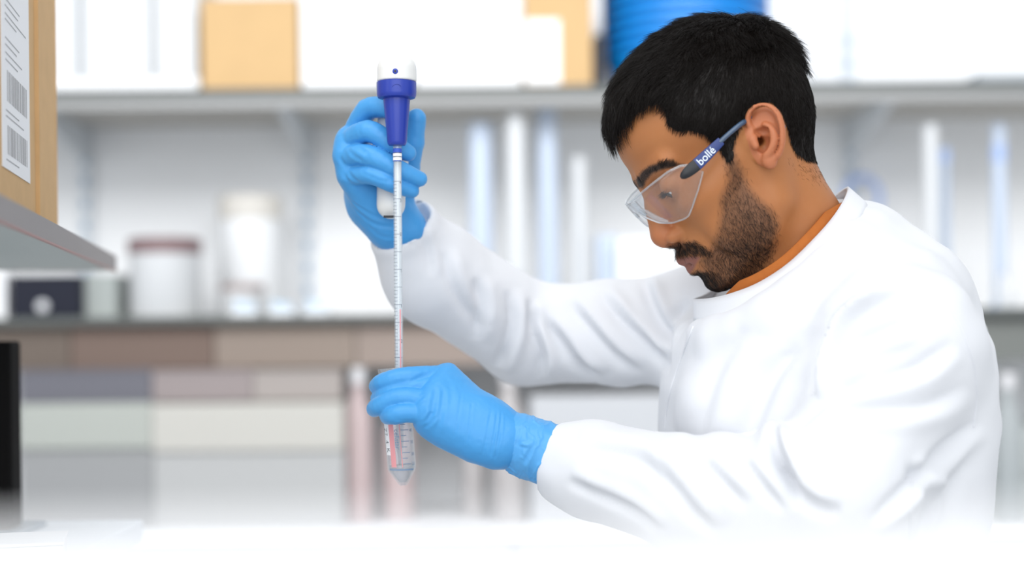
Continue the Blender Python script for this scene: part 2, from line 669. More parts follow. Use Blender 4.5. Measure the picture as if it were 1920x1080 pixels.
tub_m = mat('blue_tub', (0.0, 0.26, 0.72, 1), rough=0.35)
tub_d = mat('blue_tub_rim', (0.0, 0.22, 0.64, 1), rough=0.35)
xc = (xcol(1136, DS + 0.1) + xcol(1455, DS + 0.1)) / 2
rw = (xcol(1455, DS + 0.1) - xcol(1136, DS + 0.1)) / 2
ords = ('lowest', 'second lowest', 'third', 'fourth', 'fifth', 'sixth', 'seventh', 'topmost')
for i in range(8):
    z0 = Z1 + 0.001 + 0.025 * i
    t = empty('plastic_tub', (xc, YS + 0.17, z0))
    tag(t, 'blue plastic tub above the bowed head, %s of its nested stack' % ords[i], 'tub', 'nested blue tubs')
    h = 0.088
    r0, r1 = rw * 0.80, rw * 0.955
    MB().lathe([(0.001, 0.0), (r0, 0.0), (r1, h), (r1 - 0.003, h), (r0 - 0.003, 0.003), (0.001, 0.003)], (xc, YS + 0.17, z0), (0, 0, 1), 40, cap=False).build('bowl', tub_m, t, True)
    MB().lathe([(r1 - 0.001, h - 0.008), (rw, h - 0.008), (rw, h + 0.002), (r1 - 0.001, h + 0.002), (r1 - 0.001, h - 0.008)], (xc, YS + 0.17, z0), (0, 0, 1), 40, cap=False).build('rim', tub_d, t, True)
carton('file_tray', 'low grey tray at the far right end of the upper shelf', 1838, 2000, 132, Z1, DS + 0.05, 0.25, grey_m, flap=False, cat='tray')

# ---- things on the lower shelf
navy_m = mat('navy_case', (0.018, 0.02, 0.032, 1), rough=0.6, spec=0.15)
silver_m = mat('silver_disc', (0.62, 0.63, 0.65, 1), rough=0.35)
y = YS + 0.01
t = empty('instrument_box', (xcol(80, DS), YS + 0.1, Z2))
tag(t, 'black box with one round silver knob under the projecting shelf end', 'instrument')
MB().box((xcol(15, DS), y, Z2), (xcol(146, DS), y + 0.18, zrow(80, 515, DS)), 0.004).build('case', navy_m, t)
kc = B(78, 574, DS) + np.array([0, 0.0, 0])
MB().lathe([(0.013, -0.002), (0.013, 0.006), (0.010, 0.008)], (kc[0], y, kc[2]), (0, -1, 0), 20).build('knob', silver_m, t, True)
carton('grey_box', 'grey box wedged between black box and lidded white jar', 153, 216, 512, Z2, DS + 0.05, 0.16, mat('greenish_grey', (0.34, 0.37, 0.36, 1), rough=0.7), flap=False)
carton('white_block', 'small white box left of the black box with the silver knob', -45, 9, 510, Z2, DS + 0.03, 0.16, wht_m, flap=False)
lid_m = mat('brown_lid', (0.20, 0.13, 0.135, 1), rough=0.5)
jar_m = mat('jar_white', (0.56, 0.575, 0.59, 1), rough=0.4)


def jar(label, px0, px1, ytop, lidh, D, lidm=lid_m, bodym=jar_m):
    xa, xb = xcol(px0, D), xcol(px1, D)
    r = (xb - xa) / 2
    x = (xa + xb) / 2
    zt = zrow((px0 + px1) / 2, ytop, D)
    hz = zt - Z2
    yy = D - D0 + r
    t = empty('lidded_jar', (x, yy, Z2))
    tag(t, label, 'jar', 'lidded jars on the lower shelf')
    MB().lathe([(0.001, 0), (r * 0.93, 0), (r * 0.97, 0.006), (r * 0.97, hz - lidh), (r * 0.9, hz - lidh + 0.002)], (x, yy, Z2), (0, 0, 1), 32).build('body', bodym, t, True)
    MB().lathe([(r, hz - lidh), (r, hz - 0.004), (r * 0.9, hz), (0.001, hz)], (x, yy, Z2), (0, 0, 1), 32).build('lid', lidm, t, True)
    return t


jar('big white jar with a purple-brown lid on the lower shelf', 222, 362, 443, 0.036, DS + 0.02)
jar('small squat white jar with a brown lid left of the pipette', 402, 488, 531, 0.017, DS + 0.115, mat('brown_lid_b', (0.33, 0.27, 0.26, 1), rough=0.5))
jar('tall pale jar with a beige lid standing behind the small squat jar', 398, 520, 362, 0.06, DS + 0.23, mat('beige_lid', (0.62, 0.60, 0.56, 1), rough=0.6), mat('jar_pale', (0.80, 0.82, 0.84, 1), rough=0.4))
# tube racks with pale blue tubes
rack_m = mat('rack_white', (0.80, 0.82, 0.85, 1), rough=0.5)
tubeb_m = mat('tube_pale_blue', (0.55, 0.70, 0.84, 1), rough=0.4)
for i, px in enumerate((455, 525, 592)):
    x0 = xcol(px - 28, DS)
    t = empty('tube_rack', (x0 + 0.028, YS + 0.06, Z2))
    tag(t, ('low white rack of pale blue tubes nearest the squat jar', 'low white rack of pale blue tubes, middle of the three', 'low white rack of pale blue tubes nearest the pipette')[i], 'tube rack', 'tube racks')
    MB().box((x0, YS + 0.03, Z2), (x0 + 0.056, YS + 0.10, Z2 + 0.014), 0.002).build('base', rack_m, t)
    for j in range(4):
        MB().lathe([(0.003, 0), (0.005, 0.004), (0.005, 0.020 - 0.003 * j), (0.0035, 0.022 - 0.003 * j)], (x0 + 0.010 + 0.012 * j, YS + 0.05, Z2 + 0.014), (0, 0, 1), 10).build('tube', tubeb_m, t, True)

cyl_b = mat('cylinder_blue', (0.53, 0.61, 0.74, 1), rough=0.35)
cyl_w = mat('cylinder_white', (0.66, 0.68, 0.70, 1), rough=0.3)
cyl_bl = mat('cylinder_band', (0.40, 0.52, 0.80, 1), rough=0.4)


def cylinder(label, px, half, ytop, D, bodym, bandm=None, band=None):
    x = xcol(px, D)
    r = xcol(px + half, D) - x
    zt = zrow(px, ytop, D)
    hz = zt - Z2
    yy = D - D0
    t = empty('measuring_cylinder', (x, yy, Z2))
    tag(t, label, 'measuring cylinder', 'cylinders on the lower shelf')
    MB().lathe([(0.001, 0), (r * 1.7, 0), (r * 1.7, 0.008), (r * 1.02, 0.014)], (x, yy, Z2), (0, 0, 1), 24).build('foot', bodym, t, True)
    MB().lathe([(r, 0.0145), (r, hz), (r * 1.12, hz + 0.002), (r * 0.92, hz + 0.001), (r * 0.92, hz - 0.01), (0.001, hz - 0.01)], (x, yy, Z2), (0, 0, 1), 24).build('cylinder_body', bodym, t, True)
    if bandm:
        z0, z1 = zrow(px, band[1], D), zrow(px, band[0], D)
        MB().lathe([(r + 0.0006, z0 - Z2), (r + 0.0006, z1 - Z2)], (x, yy, Z2), (0, 0, 1), 24, cap=False).build('band', bandm, t, True)
    return t


cylinder('pale blue cylinder nearest the raised hand', 902, 22, 234, DS + 0.13, cyl_b)
cylinder('bright white cylinder standing between two pale blue ones', 968, 17, 217, DS + 0.08, cyl_w)
cylinder('pale blue cylinder, tallest of those left of the face', 1027, 19, 209, DS + 0.14, cyl_b)
cylinder('shorter milky cylinder just left of the forehead', 1086, 14, 296, DS + 0.18, cyl_w)
cylinder('white cylinder rising behind the shoulder seam at right', 1746, 14, 236, DS + 0.10, cyl_w)
cylinder('thin blue-capped cylinder beside the white one at right', 1772, 9, 278, DS + 0.16, cyl_b, cyl_bl, (280, 306))
cylinder('blue-banded cylinder nearest the right edge', 1874, 13, 236, DS + 0.12, cyl_b, cyl_bl, (272, 304))
carton('reagent_box', 'white box with bluish side in front of the nose', 1158, 1212, 444, Z2, DS + 0.05, 0.12, wht_m, flap=False)
carton('reagent_bottle_box', 'blue-grey box behind the far shoulder', 1120, 1156, 438, Z2, DS + 0.12, 0.12, mat('bluegrey_box', (0.50, 0.58, 0.70, 1), rough=0.6), flap=False)
# coiled blue tubing hanging at the neck
ring = [B(1616 + 34 * math.cos(a), 372 - 40 * math.sin(a), DW - 0.06) for a in np.linspace(-0.6, math.pi + 0.3, 16)]
o = MB().tube(ring, 0.009, 10).build('tubing_coil', mat('blue_tubing', (0.42, 0.54, 0.86, 1), rough=0.4), smooth=True)
tag(o, 'loop of pale blue tubing on the wall behind the neck', 'tubing')
# two small bottles with shiny caps at the right
shiny = mat('shiny_cap', (0.9, 0.9, 0.92, 1), rough=0.12, metal=0.9)
for i, (px, py) in enumerate(((1886, 512), (1906, 552))):
    c = B(px, py, DS + 0.02)
    t = empty('sample_bottle', (c[0], c[1] + 0.02, Z2))
    tag(t, ('taller sample bottle with a bright cap near the right edge', 'shorter sample bottle with a bright cap near the right edge')[i], 'bottle')
    hz = float(c[2]) - Z2
    MB().lathe([(0.001, 0), (0.010, 0), (0.010, hz * 0.7), (0.006, hz * 0.8)], (c[0], c[1] + 0.02, Z2), (0, 0, 1), 16).build('bottle_body', cyl_w, t, True)
    MB().lathe([(0.007, hz * 0.8), (0.007, hz - 0.003), (0.004, hz), (0.001, hz)], (c[0], c[1] + 0.02, Z2), (0, 0, 1), 16).build('cap', shiny, t, True)

# ---- the back bench and what shows under the lower shelf
benchw = mat('bench_pale', (0.80, 0.81, 0.83, 1), rough=0.5)
t = empty('back_bench', (0, YW - 0.3, 0))
tag(t, 'long pale back bench along the wall behind the person', 'bench')
ZB = 0.93
MB().box((-2.3, YW - 0.66, ZB - 0.03), (2.3, YW - 0.01, ZB), 0.003).build('worktop', benchw, t)
for k in range(4):
    x0 = -2.28 + k * 1.14
    MB().box((x0 + 0.005, YW - 0.58, 0.1), (x0 + 1.135, YW - 0.02, ZB - 0.031), 0.003).build('cabinet', wht_m, t)
MB().box((-2.28, YW - 0.52, 0.0), (2.28, YW - 0.05, 0.099)).build('plinth', edge_dark, t)
cream_m = mat('cream_cabinet', (0.39, 0.41, 0.38, 1), rough=0.5)
grey2 = mat('mid_grey', (0.29, 0.295, 0.30, 1), rough=0.5)
mauve = mat('mauve_grey', (0.13, 0.13, 0.155, 1), rough=0.6)
pinkb = mat('pink_beige', (0.28, 0.24, 0.24, 1), rough=0.6)


def low_unit(name, label, x0, x1, y0, y1, D, depth, m, cat, lower=None):
    xa, xb = xcol(x0, D), xcol(x1, D)
    zt, zm = zrow((x0 + x1) / 2, y0, D), zrow((x0 + x1) / 2, y1, D)
    yy = D - D0
    t = empty(name, ((xa + xb) / 2, yy + depth / 2, ZB))
    tag(t, label, cat)
    MB().box((xa, yy, zm), (xb, yy + depth, zt), 0.004, 3).build('upper_casing', m, t)
    MB().box((xa + 0.0003, yy + 0.01, ZB), (xb - 0.0003, yy + depth, zm - 0.0005), 0.002, 2).build('lower_casing', lower or m, t)
    return t


low_unit('bench_incubator', 'cream bench unit with a dark grey lower half beside the black stand', 30, 280, 757, 842, DS - 0.05, 0.3, cream_m, 'bench unit', grey2)
low_unit('bench_analyser', 'wider beige bench unit left of the hanging tube', 280.5, 640, 757, 846, DS - 0.05, 0.3, mat('beige_grey', (0.50, 0.49, 0.455, 1), rough=0.5), 'bench unit', mat('pale_grey', (0.42, 0.425, 0.425, 1), rough=0.5))
xa = xcol(28, DS + 0.05)


def on_unit(name, label, x0, x1, y0, zb, D, depth, m, cat='box'):
    a, b = xcol(x0, D), xcol(x1, D)
    zt = zrow((x0 + x1) / 2, y0, D)
    yy = D - D0
    t = empty(name, ((a + b) / 2, yy + depth / 2, zb))
    tag(t, label, cat)
    MB().box((a, yy, zb), (b, yy + depth, zt - 0.008), 0.003, 2).build('box_body', m, t)
    MB().box((a - 0.001, yy - 0.001, zt - 0.0078), (b + 0.001, yy + depth, zt), 0.002).build('box_lid', m, t)
    return t


zu = zrow(240, 757, DS - 0.05)
on_unit('tip_box', 'slate grey box on the cream bench unit below the brown door', 34, 280.2, 693, zu + 0.0005, DS + 0.0, 0.15, mauve)
on_unit('tip_box', 'pinkish grey box on the beige bench unit below the brown door', 281.5, 470, 693, zu + 0.0005, DS + 0.0, 0.15, pinkb)
on_unit('tip_box', 'paler pinkish box on the beige bench unit nearest the pipette', 471, 638, 693, zu + 0.0005, DS + 0.0, 0.15, mat('pale_pink', (0.34, 0.305, 0.29, 1), rough=0.6))
# reagent bottles, pink tinged
bot_p = mat('bottle_pink', (0.50, 0.40, 0.40, 1), rough=0.4)
bot_c = mat('bottle_cap', (0.70, 0.70, 0.72, 1), rough=0.4)
bot_g = mat('bottle_grey', (0.44, 0.42, 0.42, 1), rough=0.4)


def bottle(label, px, half, ytop, D, m):
    x = xcol(px, D)
    r = xcol(px + half, D) - x
    hz = zrow(px, ytop, D) - ZB
    yy = D - D0
    t = empty('reagent_bottle', (x, yy, ZB))
    tag(t, label, 'bottle', 'bottles on the back bench')
    MB().lathe([(0.001, 0), (r * 0.95, 0), (r, 0.006), (r, hz * 0.70), (r * 0.45, hz * 0.84), (r * 0.42, hz * 0.9)], (x, yy, ZB), (0, 0, 1), 24).build('bottle_body', m, t, True)
    MB().lathe([(r * 0.5, hz * 0.9), (r * 0.5, hz), (0.001, hz)], (x, yy, ZB), (0, 0, 1), 20).build('cap', bot_c, t, True)
    return t


bottle('pink-tinged reagent bottle behind the near gloved fingers', 668, 26, 690, DS + 0.02, bot_p)
bottle('pink-tinged reagent bottle directly behind the hanging tube', 742, 30, 740, DS + 0.06, bot_p)
bottle('greyish pink bottle right of the blue glove cuff', 950, 30, 690, DS + 0.0, bot_g)
bottle('greyish bottle behind the near glove wrist', 885, 22, 760, DS + 0.08, bot_g)
bottle('dark-necked grey bottle at the right edge below the lower shelf', 1886, 26, 700, DS - 0.10, mat('bottle_slate', (0.36, 0.39, 0.40, 1), rough=0.4))
low_unit('bench_centrifuge', 'pale grey bench unit in the gap below the far sleeve', 990, 1330, 742, 860, DS - 0.02, 0.3, mat('unit_pale', (0.50, 0.515, 0.54, 1), rough=0.5), 'bench unit')
low_unit('bench_waterbath', 'grey green bench unit behind the back at the right edge', 1790, 2060, 800, 890, DS + 0.02, 0.3, mat('unit_green', (0.46, 0.49, 0.48, 1), rough=0.5), 'bench unit')

# ---- shelf end and carton at the left, close by
VPX = 490.0
e_away = np.array([(VPX - 960) / F_PX, 1.0, 0.0])
e_away /= np.linalg.norm(e_away)
e_left = np.array([-e_away[1], e_away[0], 0.0])
cor = B(218, 480, 1.95)
ztop = float(cor[2])
gsh = mat('shelf_grey_edge', (0.27, 0.245, 0.24, 1), rough=0.5, noise=0.05, nscale=12)
gsu = mat('shelf_underside', (0.46, 0.49, 0.47, 1), rough=0.6)
red_e = mat('edge_reddish', (0.40, 0.22, 0.20, 1), rough=0.5)


def along(s, l, z):
    """s metres from the far end towards the camera, l metres to the left of the front edge"""
    q = cor - e_away * s + e_left * l
    return np.array([q[0], q[1], z])


def slab_box(s0, s1, l0, l1, z0, z1, bevel=0.0):
    M4 = Matrix(((-e_away[0], e_left[0], 0, cor[0]), (-e_away[1], e_left[1], 0, cor[1]), (0, 0, 1, 0), (0, 0, 0, 1)))
    return MB().box((s0, l0, z0), (s1, l1, z1), bevel, mtx=M4)


t = empty('side_shelf', along(0.6, 0.2, ztop - 0.0195))
tag(t, 'grey shelf end projecting from the left under the barcode carton', 'shelf')
slab_box(0.0, 1.25, 0.003, 0.42, ztop - 0.0185, ztop - 0.0008).build('board', gsu, t)
slab_box(-0.001, 1.25, 0.0, 0.003, ztop - 0.0190, ztop).build('edge_strip', gsh, t)
slab_box(-0.002, 1.25, -0.0006, 0.0032, ztop - 0.0205, ztop - 0.0191).build('edge_line', red_e, t)
slab_box(-0.003, -0.0011, 0.0, 0.42, ztop - 0.0190, ztop).build('end_strip', red_e, t)
for ss in (0.25, 0.82):
    slab_box(ss, ss + 0.03, 0.30, 0.33, 1.1285, ztop - 0.0192).build('support_post', steel_m, t)

t = empty('barcode_carton', along(0.75, 0.17, ztop))
tag(t, 'tall cardboard carton with barcoded white label on the shelf end', 'box')
card_l = mat('cardboard_near', (0.60, 0.385, 0.185, 1), rough=0.8, noise=0.10, nscale=40, bump=0.1, bscale=200)
ff = 0.030
s_far = 1.95 / math.sqrt(1 + ((VPX - 960) / F_PX) ** 2)
# distance along the edge where the carton's far corner stands (column 100)
best = min(np.linspace(0.2, 1.0, 400), key=lambda q: abs(proj(along(q, ff, ztop + 0.1)[None])[0, 0] - 100))
sfar = float(best)
slab_box(sfar, sfar + 0.42, ff, ff + 0.26, ztop + 0.006, ztop + 0.42, 0.003).build('carton_body', card_l, t)
slab_box(sfar + 0.02, sfar + 0.40, ff + 0.02, ff + 0.24, ztop, ztop + 0.0058).build('bottom_flap', card_e, t)
slab_box(sfar + 0.002, sfar + 0.12, ff - 0.0035, ff - 0.0003, ztop - 0.0 + 0.008, ztop + 0.42).build('corner_panel', card_l, t)
b0 = min(np.linspace(sfar, sfar + 0.4, 600), key=lambda q: abs(proj(along(q, ff, ztop + 0.1)[None])[0, 0] - 54))
b1 = min(np.linspace(sfar, sfar + 0.4, 600), key=lambda q: abs(proj(along(q, ff, ztop + 0.1)[None])[0, 0] - 2))
# panel line ends before the label
for ch in list(t.children):
    if ch.name.startswith('corner_panel'):
        bpy.data.objects.remove(ch)
c66 = min(np.linspace(sfar, sfar + 0.4, 600), key=lambda q: abs(proj(along(q, ff, ztop + 0.1)[None])[0, 0] - 66))
slab_box(sfar + 0.001, c66, ff - 0.003, ff - 0.0002, ztop + 0.002, ztop + 0.42, 0.001).build('corner_panel', card_l, t)
zl0 = min(np.linspace(ztop, ztop + 0.2, 400), key=lambda q: abs(proj(along(b0, ff, q)[None])[0, 1] - 345))
lab = slab_box(b0, b1, ff - 0.0009, ff - 0.0001, zl0, ztop + 0.40).build('paper_label', pap_m, t)
prt = mat('label_print', (0.42, 0.42, 0.43, 1), rough=0.7)
W = b1 - b0
rnd = random.Random(4)


def zy(py):
    return min(np.linspace(ztop, ztop + 0.4, 400), key=lambda q: abs(proj(along((b0 + b1) / 2, ff, q)[None])[0, 1] - py))


for (ya, yb) in ((150, 205), (248, 300)):
    bm_ = MB()
    s = b0 + 0.12 * W
    M4 = Matrix(((-e_away[0], e_left[0], 0, cor[0]), (-e_away[1], e_left[1], 0, cor[1]), (0, 0, 1, 0), (0, 0, 0, 1)))
    while s < b1 - 0.14 * W:
        w = W * rnd.choice((0.012, 0.02, 0.034))
        bm_.box((s, ff - 0.0012, zy(yb)), (s + w, ff - 0.00095, zy(ya)), mtx=M4)
        s += w + W * rnd.choice((0.012, 0.02, 0.03))
    bm_.build('barcode', prt, lab)
for yy_ in (20, 34, 48, 58, 92, 104, 118, 130, 222, 232, 312):
    n_ = rnd.uniform(0.3, 0.75)
    slab_box(b1 - 0.12 * W - n_ * W, b1 - 0.12 * W, ff - 0.0012, ff - 0.00095, zy(yy_ + 2.2), zy(yy_)).build('printed_line', prt, lab)

# ---- side bench, black stand and white box at the lower left
ZL = 1.128
t = empty('side_bench', (-0.95, 0.3, 0))
tag(t, 'pale blue-white side bench at the lower left corner', 'bench')
bl_m = mat('bench_white', (0.74, 0.79, 0.84, 1), rough=0.4)
xr = float(B(232, 990, 1.75)[0])
MB().box((-1.6, -0.60, ZL - 0.03), (xr, 0.46, ZL), 0.004).build('worktop', bl_m, t)
MB().box((-1.55, -0.55, 0.0), (xr - 0.05, 0.42, ZL - 0.031), 0.003).build('cabinet', wht_m, t)
t = empty('black_stand', B(0, 950, 1.7))
t.location.z = ZL
tag(t, 'black upright stand at the left edge below the shelf end', 'stand')
blk = mat('black_case', (0.004, 0.0035, 0.0035, 1), rough=0.6, spec=0.08)
xl = float(B(20, 800, 1.7)[0])
yy = 1.7 - D0
MB().box((xl - 0.09, yy, ZL + 0.008), (xl, yy + 0.04, zrow(10, 640, 1.7)), 0.004).build('column', blk, t)
MB().box((xl - 0.12, yy - 0.05, ZL), (xl + 0.012, yy + 0.09, ZL + 0.0078), 0.002).build('foot_plate', mat('steel_blue', (0.20, 0.27, 0.33, 1), rough=0.4), t)
ang = math.radians(14)
wc = B(118, 1016, 1.33)
t = empty('white_box', (wc[0] - 0.06, wc[1], ZL))
tag(t, 'small white box in the lower left corner of the bench', 'box')
t.rotation_euler = (0, 0, ang)
M4 = Matrix.Translation(Vector((wc[0], wc[1], 0))) @ Matrix.Rotation(ang, 4, 'Z')
zt = float(wc[2])
MB().box((-0.12, 0, ZL), (0, 0.08, zt - 0.003), 0.002, mtx=M4).build('carton_body', wht_m, t)
MB().box((-0.121, -0.001, zt - 0.0028), (0.001, 0.081, zt), 0.001, mtx=M4).build('lid', wht_m, t)

# ---- added white ledge close to the camera, blurred into a pale fade
t = empty('fade_ledge', (0, -D0 + 0.1, 0))
tag(t, 'added white ledge blurred into a pale fade along the bottom of the picture', 'bench')
led_m = mat('ledge_white', (0.86, 0.865, 0.88, 1), rough=0.5)
zl = zrow(960, 996, 0.30)
MB().box((-0.75, -D0 - 0.25, zl - 0.022), (0.75, -D0 + 0.30, zl), 0.004, 3).build('ledge_board', led_m, t)
for xx in (-0.70, 0.66):
    MB().box((xx, -D0 - 0.2, 0.0), (xx + 0.04, -D0 + 0.2, zl - 0.0225), 0.003).build('side_panel', wht_m, t)
# ------------------------------------------------------------------ the person: head
HP = math.radians(33.0)     # head bowed
HY = math.radians(6.0)      # turned a little to the camera
_f = np.array([-math.cos(HY), -math.sin(HY), 0.0])
_l = np.array([math.sin(HY), -math.cos(HY), 0.0])
_u = np.array([0.0, 0.0, 1.0])
HF = math.cos(HP) * _f - math.sin(HP) * _u
HU = math.cos(HP) * _u + math.sin(HP) * _f
HL = _l
HO = P(1386, 262, 0.0)
HR = np.stack([HF, HL, HU], 0)          # rows: head axes in the world


def h2w(L):
    return HO + (np.asarray(L, float) / 1000.0) @ HR


def w2h(W):
    return ((np.asarray(W, float) - HO) @ HR.T) * 1000.0


def hp(px, py, y=0.0):
    """head-space point (mm) behind a photo pixel on the head's plane left = y"""
    o = w2h(CAM)
    t = w2h(P(px, py, 0.0)) - o
    return o + t * ((y - o[1]) / t[1])


SKULL = [ell((12, 0, 42), (91, 73, 69)), ell((-20, 0, 6), (52, 62, 54))]


def build_head():
    f = Field((-105, -98, -175), (145, 98, 122), 1.25)
    A = f.add
    for s in SKULL:
        A(s, 26)
    both = (1, -1)
    # face
    A(ell((48, 0, -28), (52, 56, 66)), 18)
    for s in both:
        A(ell((66, 44 * s, -22), (26, 17, 15)), 20)                 # cheekbone
        A(rc((62, 50 * s, -16), (12, 60 * s, -4), 10, 10), 20)        # arch
        A(rc((10, 54 * s, -8), (20, 50 * s, -62), 14, 15), 18)        # ramus
        A(rc((20, 50 * s, -62), (40, 46 * s, -80), 14, 12.5), 12)     # angle of the jaw
        A(rc((40, 45 * s, -80), (78, 18 * s, -97), 12.5, 12), 12)     # jaw
        A(ell((45, 42 * s, -60), (36, 17, 28)), 18)                  # cheek
        A(rc((94, 10 * s, 18), (82, 44 * s, 20), 9.5, 8), 12)         # brow
    A(ell((76, 0, -90), (24, 26, 18)), 14)
    A(ell((87, 0, -97), (13, 19, 12)), 8)                            # chin
    A(ell((86, 0, -65), (23, 30, 26)), 12)                           # muzzle
    for s in both:
        f.cut(ell((103, 33 * s, 0), (17, 17, 12)), 12)               # eye sockets
    # nose
    A(rc((97, 0, 8), (108, 0, -26), 7.5, 8.0), 9)
    A(rc((103, 0, -8), (110.5, 0, -33), 7.5, 9.6), 6)
    A(ell((110, 0, -35.5), (10.5, 10.5, 10.5)), 6)
    for s in both:
        A(ell((102, 12.5 * s, -40.5), (10.5, 7, 7)), 4)
        f.cut(ell((106, 7.0 * s, -48.5), (6.5, 4.0, 5.5)), 2)
    A(rc((112, 0, -42), (103, 0, -49), 4.5, 5), 3)
    # mouth
    for s in both:
        A(rc((106.5, 0, -63.5), (93, 22 * s, -68), 5.2, 3.0), 5)
        A(rc((102.5, 0, -77), (91, 20 * s, -73), 5.6, 3.2), 5)
        f.cut(rc((113, 0, -70.5), (94, 24 * s, -70.5), 1.5, 1.2), 2.5)
    f.cut(ell((110, 0, -89), (9, 22, 5)), 7)
    # lids
    for s in both:
        A(ell((83, 32 * s, 1), (13.0, 15, 12.5)), 5)
        f.cut(rc((96.0, 22 * s, -6), (91.0, 44 * s, -4), 2.0, 1.4), 1.5)
    # neck
    n0, n1, n2 = w2h(P(1412, 316, 0.004)), w2h(P(1478, 442, 0.006)), w2h(P(1540, 560, 0.01))
    A(rc(n0, n1, 54, 53), 14)
    A(rc(n1, n2, 53, 66), 10)
    c1, c2 = w2h(P(1440, 312, -0.045)), w2h(P(1430, 500, -0.022))
    A(rc(c1, c2, 13, 11), 22)
    # ears
    for s in both:
        def e(px, py, dy=0.0):
            y = 71 + (px - 1400) * 0.21 + dy
            q = hp(px, py, y)
            q[1] *= s
            return q
        cen = e(1434, 256, -2)
        ax1 = e(1434, 206) - e(1438, 306)
        ax1 /= np.linalg.norm(ax1)
        ax2 = e(1462, 256) - e(1402, 256)
        ax2 -= ax1 * (ax1 @ ax2)
        ax2 /= np.linalg.norm(ax2)
        ax3 = np.cross(ax1, ax2)
        A(ell(cen - np.array([0, 1.2 * s, 0]), (27, 15, 5.6), np.stack([ax1, ax2, ax3])), 3)
        A(rc(e(1412, 262, -6), e(1440, 262, -8), 12, 9), 4)           # root of the ear
        hel = catmull([e(1413, 243, 1.0), e(1404, 232, 2.5), e(1404, 216, 4), e(1414, 204, 4.5), e(1431, 199.5, 4.5), e(1447, 204, 4.5),
                       e(1458, 217, 4.5), e(1464.5, 236, 4), e(1466, 257, 3.5), e(1464, 277, 2.5), e(1458, 293, 1)], 3)
        rr = np.interp(np.linspace(0, 1, len(hel)), [0, 0.15, 0.5, 0.8, 1], [2.2, 3.0, 3.2, 3.2, 2.6])
        for i in range(len(hel) - 1):
            A(rc(hel[i], hel[i + 1], rr[i], rr[i + 1]), 1.2)
        A(ell(e(1443, 302, 0), (6.5, 4.5, 7.5)), 4)                    # lobe
        # hollows
        n_out = ax3 if ax3[1] * s > 0 else -ax3
        f.cut(ell(e(1431, 222, 1) + n_out * 3.5, (11, 10.5, 4.2), np.stack([ax1, ax2, ax3])), 3)
        f.cut(ell(e(1456, 250, 1) + n_out * 3.6, (17, 3.4, 3.0), np.stack([ax1, ax2, ax3])), 2.5)
        ah = catmull([e(1434, 234, 2.0), e(1446, 243, 3.2), e(1451.5, 256, 3.8), e(1449.5, 271, 3.8), e(1443, 284, 3.2), e(1436, 292, 2.6)], 3)
        for i in range(len(ah) - 1):
            A(rc(ah[i], ah[i + 1], 2.7, 2.7), 2.5)
        f.cut(ell(e(1430, 247, 1) + n_out * 1.0, (4.2, 7.5, 6.5), np.stack([ax1, ax2, ax3])), 2)
        f.cut(ell(e(1431, 269, 0) + n_out * 0.5, (8.5, 6.8, 8.5), np.stack([ax1, ax2, ax3])), 2)
        f.cut(rc(e(1427, 266, 2), e(1420, 264, -16), 5, 3.5), 2)
        f.cut(rc(e(1429, 280, 3), e(1426, 291, 2.5), 3.0, 1.6), 1.5)
        A(rc(e(1412, 262, 4), e(1417, 274, 4.5), 3.8, 3.4), 3)         # tragus
        A(rc(e(1404, 246, 1), e(1424, 256, -2), 2.4, 1.4), 2)          # crus
    V, Q = f.mesh()
    V = relax(V, Q, 2, 0.45)
    return V, Q


HAIR_POLY = [(1100, 300), (1142, 268), (1160, 250), (1190, 218), (1214, 199), (1238, 196), (1247, 212), (1252, 236), (1270, 247), (1300, 246),
             (1322, 254), (1338, 268), (1352, 286), (1363, 306), (1376, 300), (1376, 270), (1384, 248), (1396, 226), (1404, 204), (1424, 192),
             (1448, 194), (1466, 212), (1476, 240), (1482, 266), (1492, 288), (1512, 302), (1560, 306), (1640, 250), (1600, -60), (1050, -60)]
BEARD_POLY = [(1361, 296), (1378, 292), (1390, 318), (1402, 350), (1420, 372), (1448, 396), (1458, 420), (1450, 470), (1432, 506), (1405, 530),
              (1380, 548), (1330, 556), (1316, 530), (1322, 505), (1306, 486), (1330, 476), (1345, 440), (1352, 400), (1352, 370), (1366, 340)]
MOUST_POLY = [(1250, 462), (1276, 456), (1300, 452), (1318, 462), (1338, 474), (1332, 482), (1312, 478), (1290, 478), (1272, 484), (1258, 482)]
GOAT_POLY = [(1296, 514), (1306, 509), (1334, 508), (1346, 520), (1350, 560), (1312, 560), (1312, 520)]
BROW_POLY = [(1196, 352), (1193, 338), (1203, 322), (1218, 311), (1240, 306), (1262, 306), (1285, 309), (1262, 314), (1240, 318), (1222, 326), (1212, 338), (1206, 352)]
LIP_POLY = [(1262, 488), (1280, 482), (1302, 480), (1314, 482), (1306, 494), (1300, 506), (1292, 516), (1270, 520)]


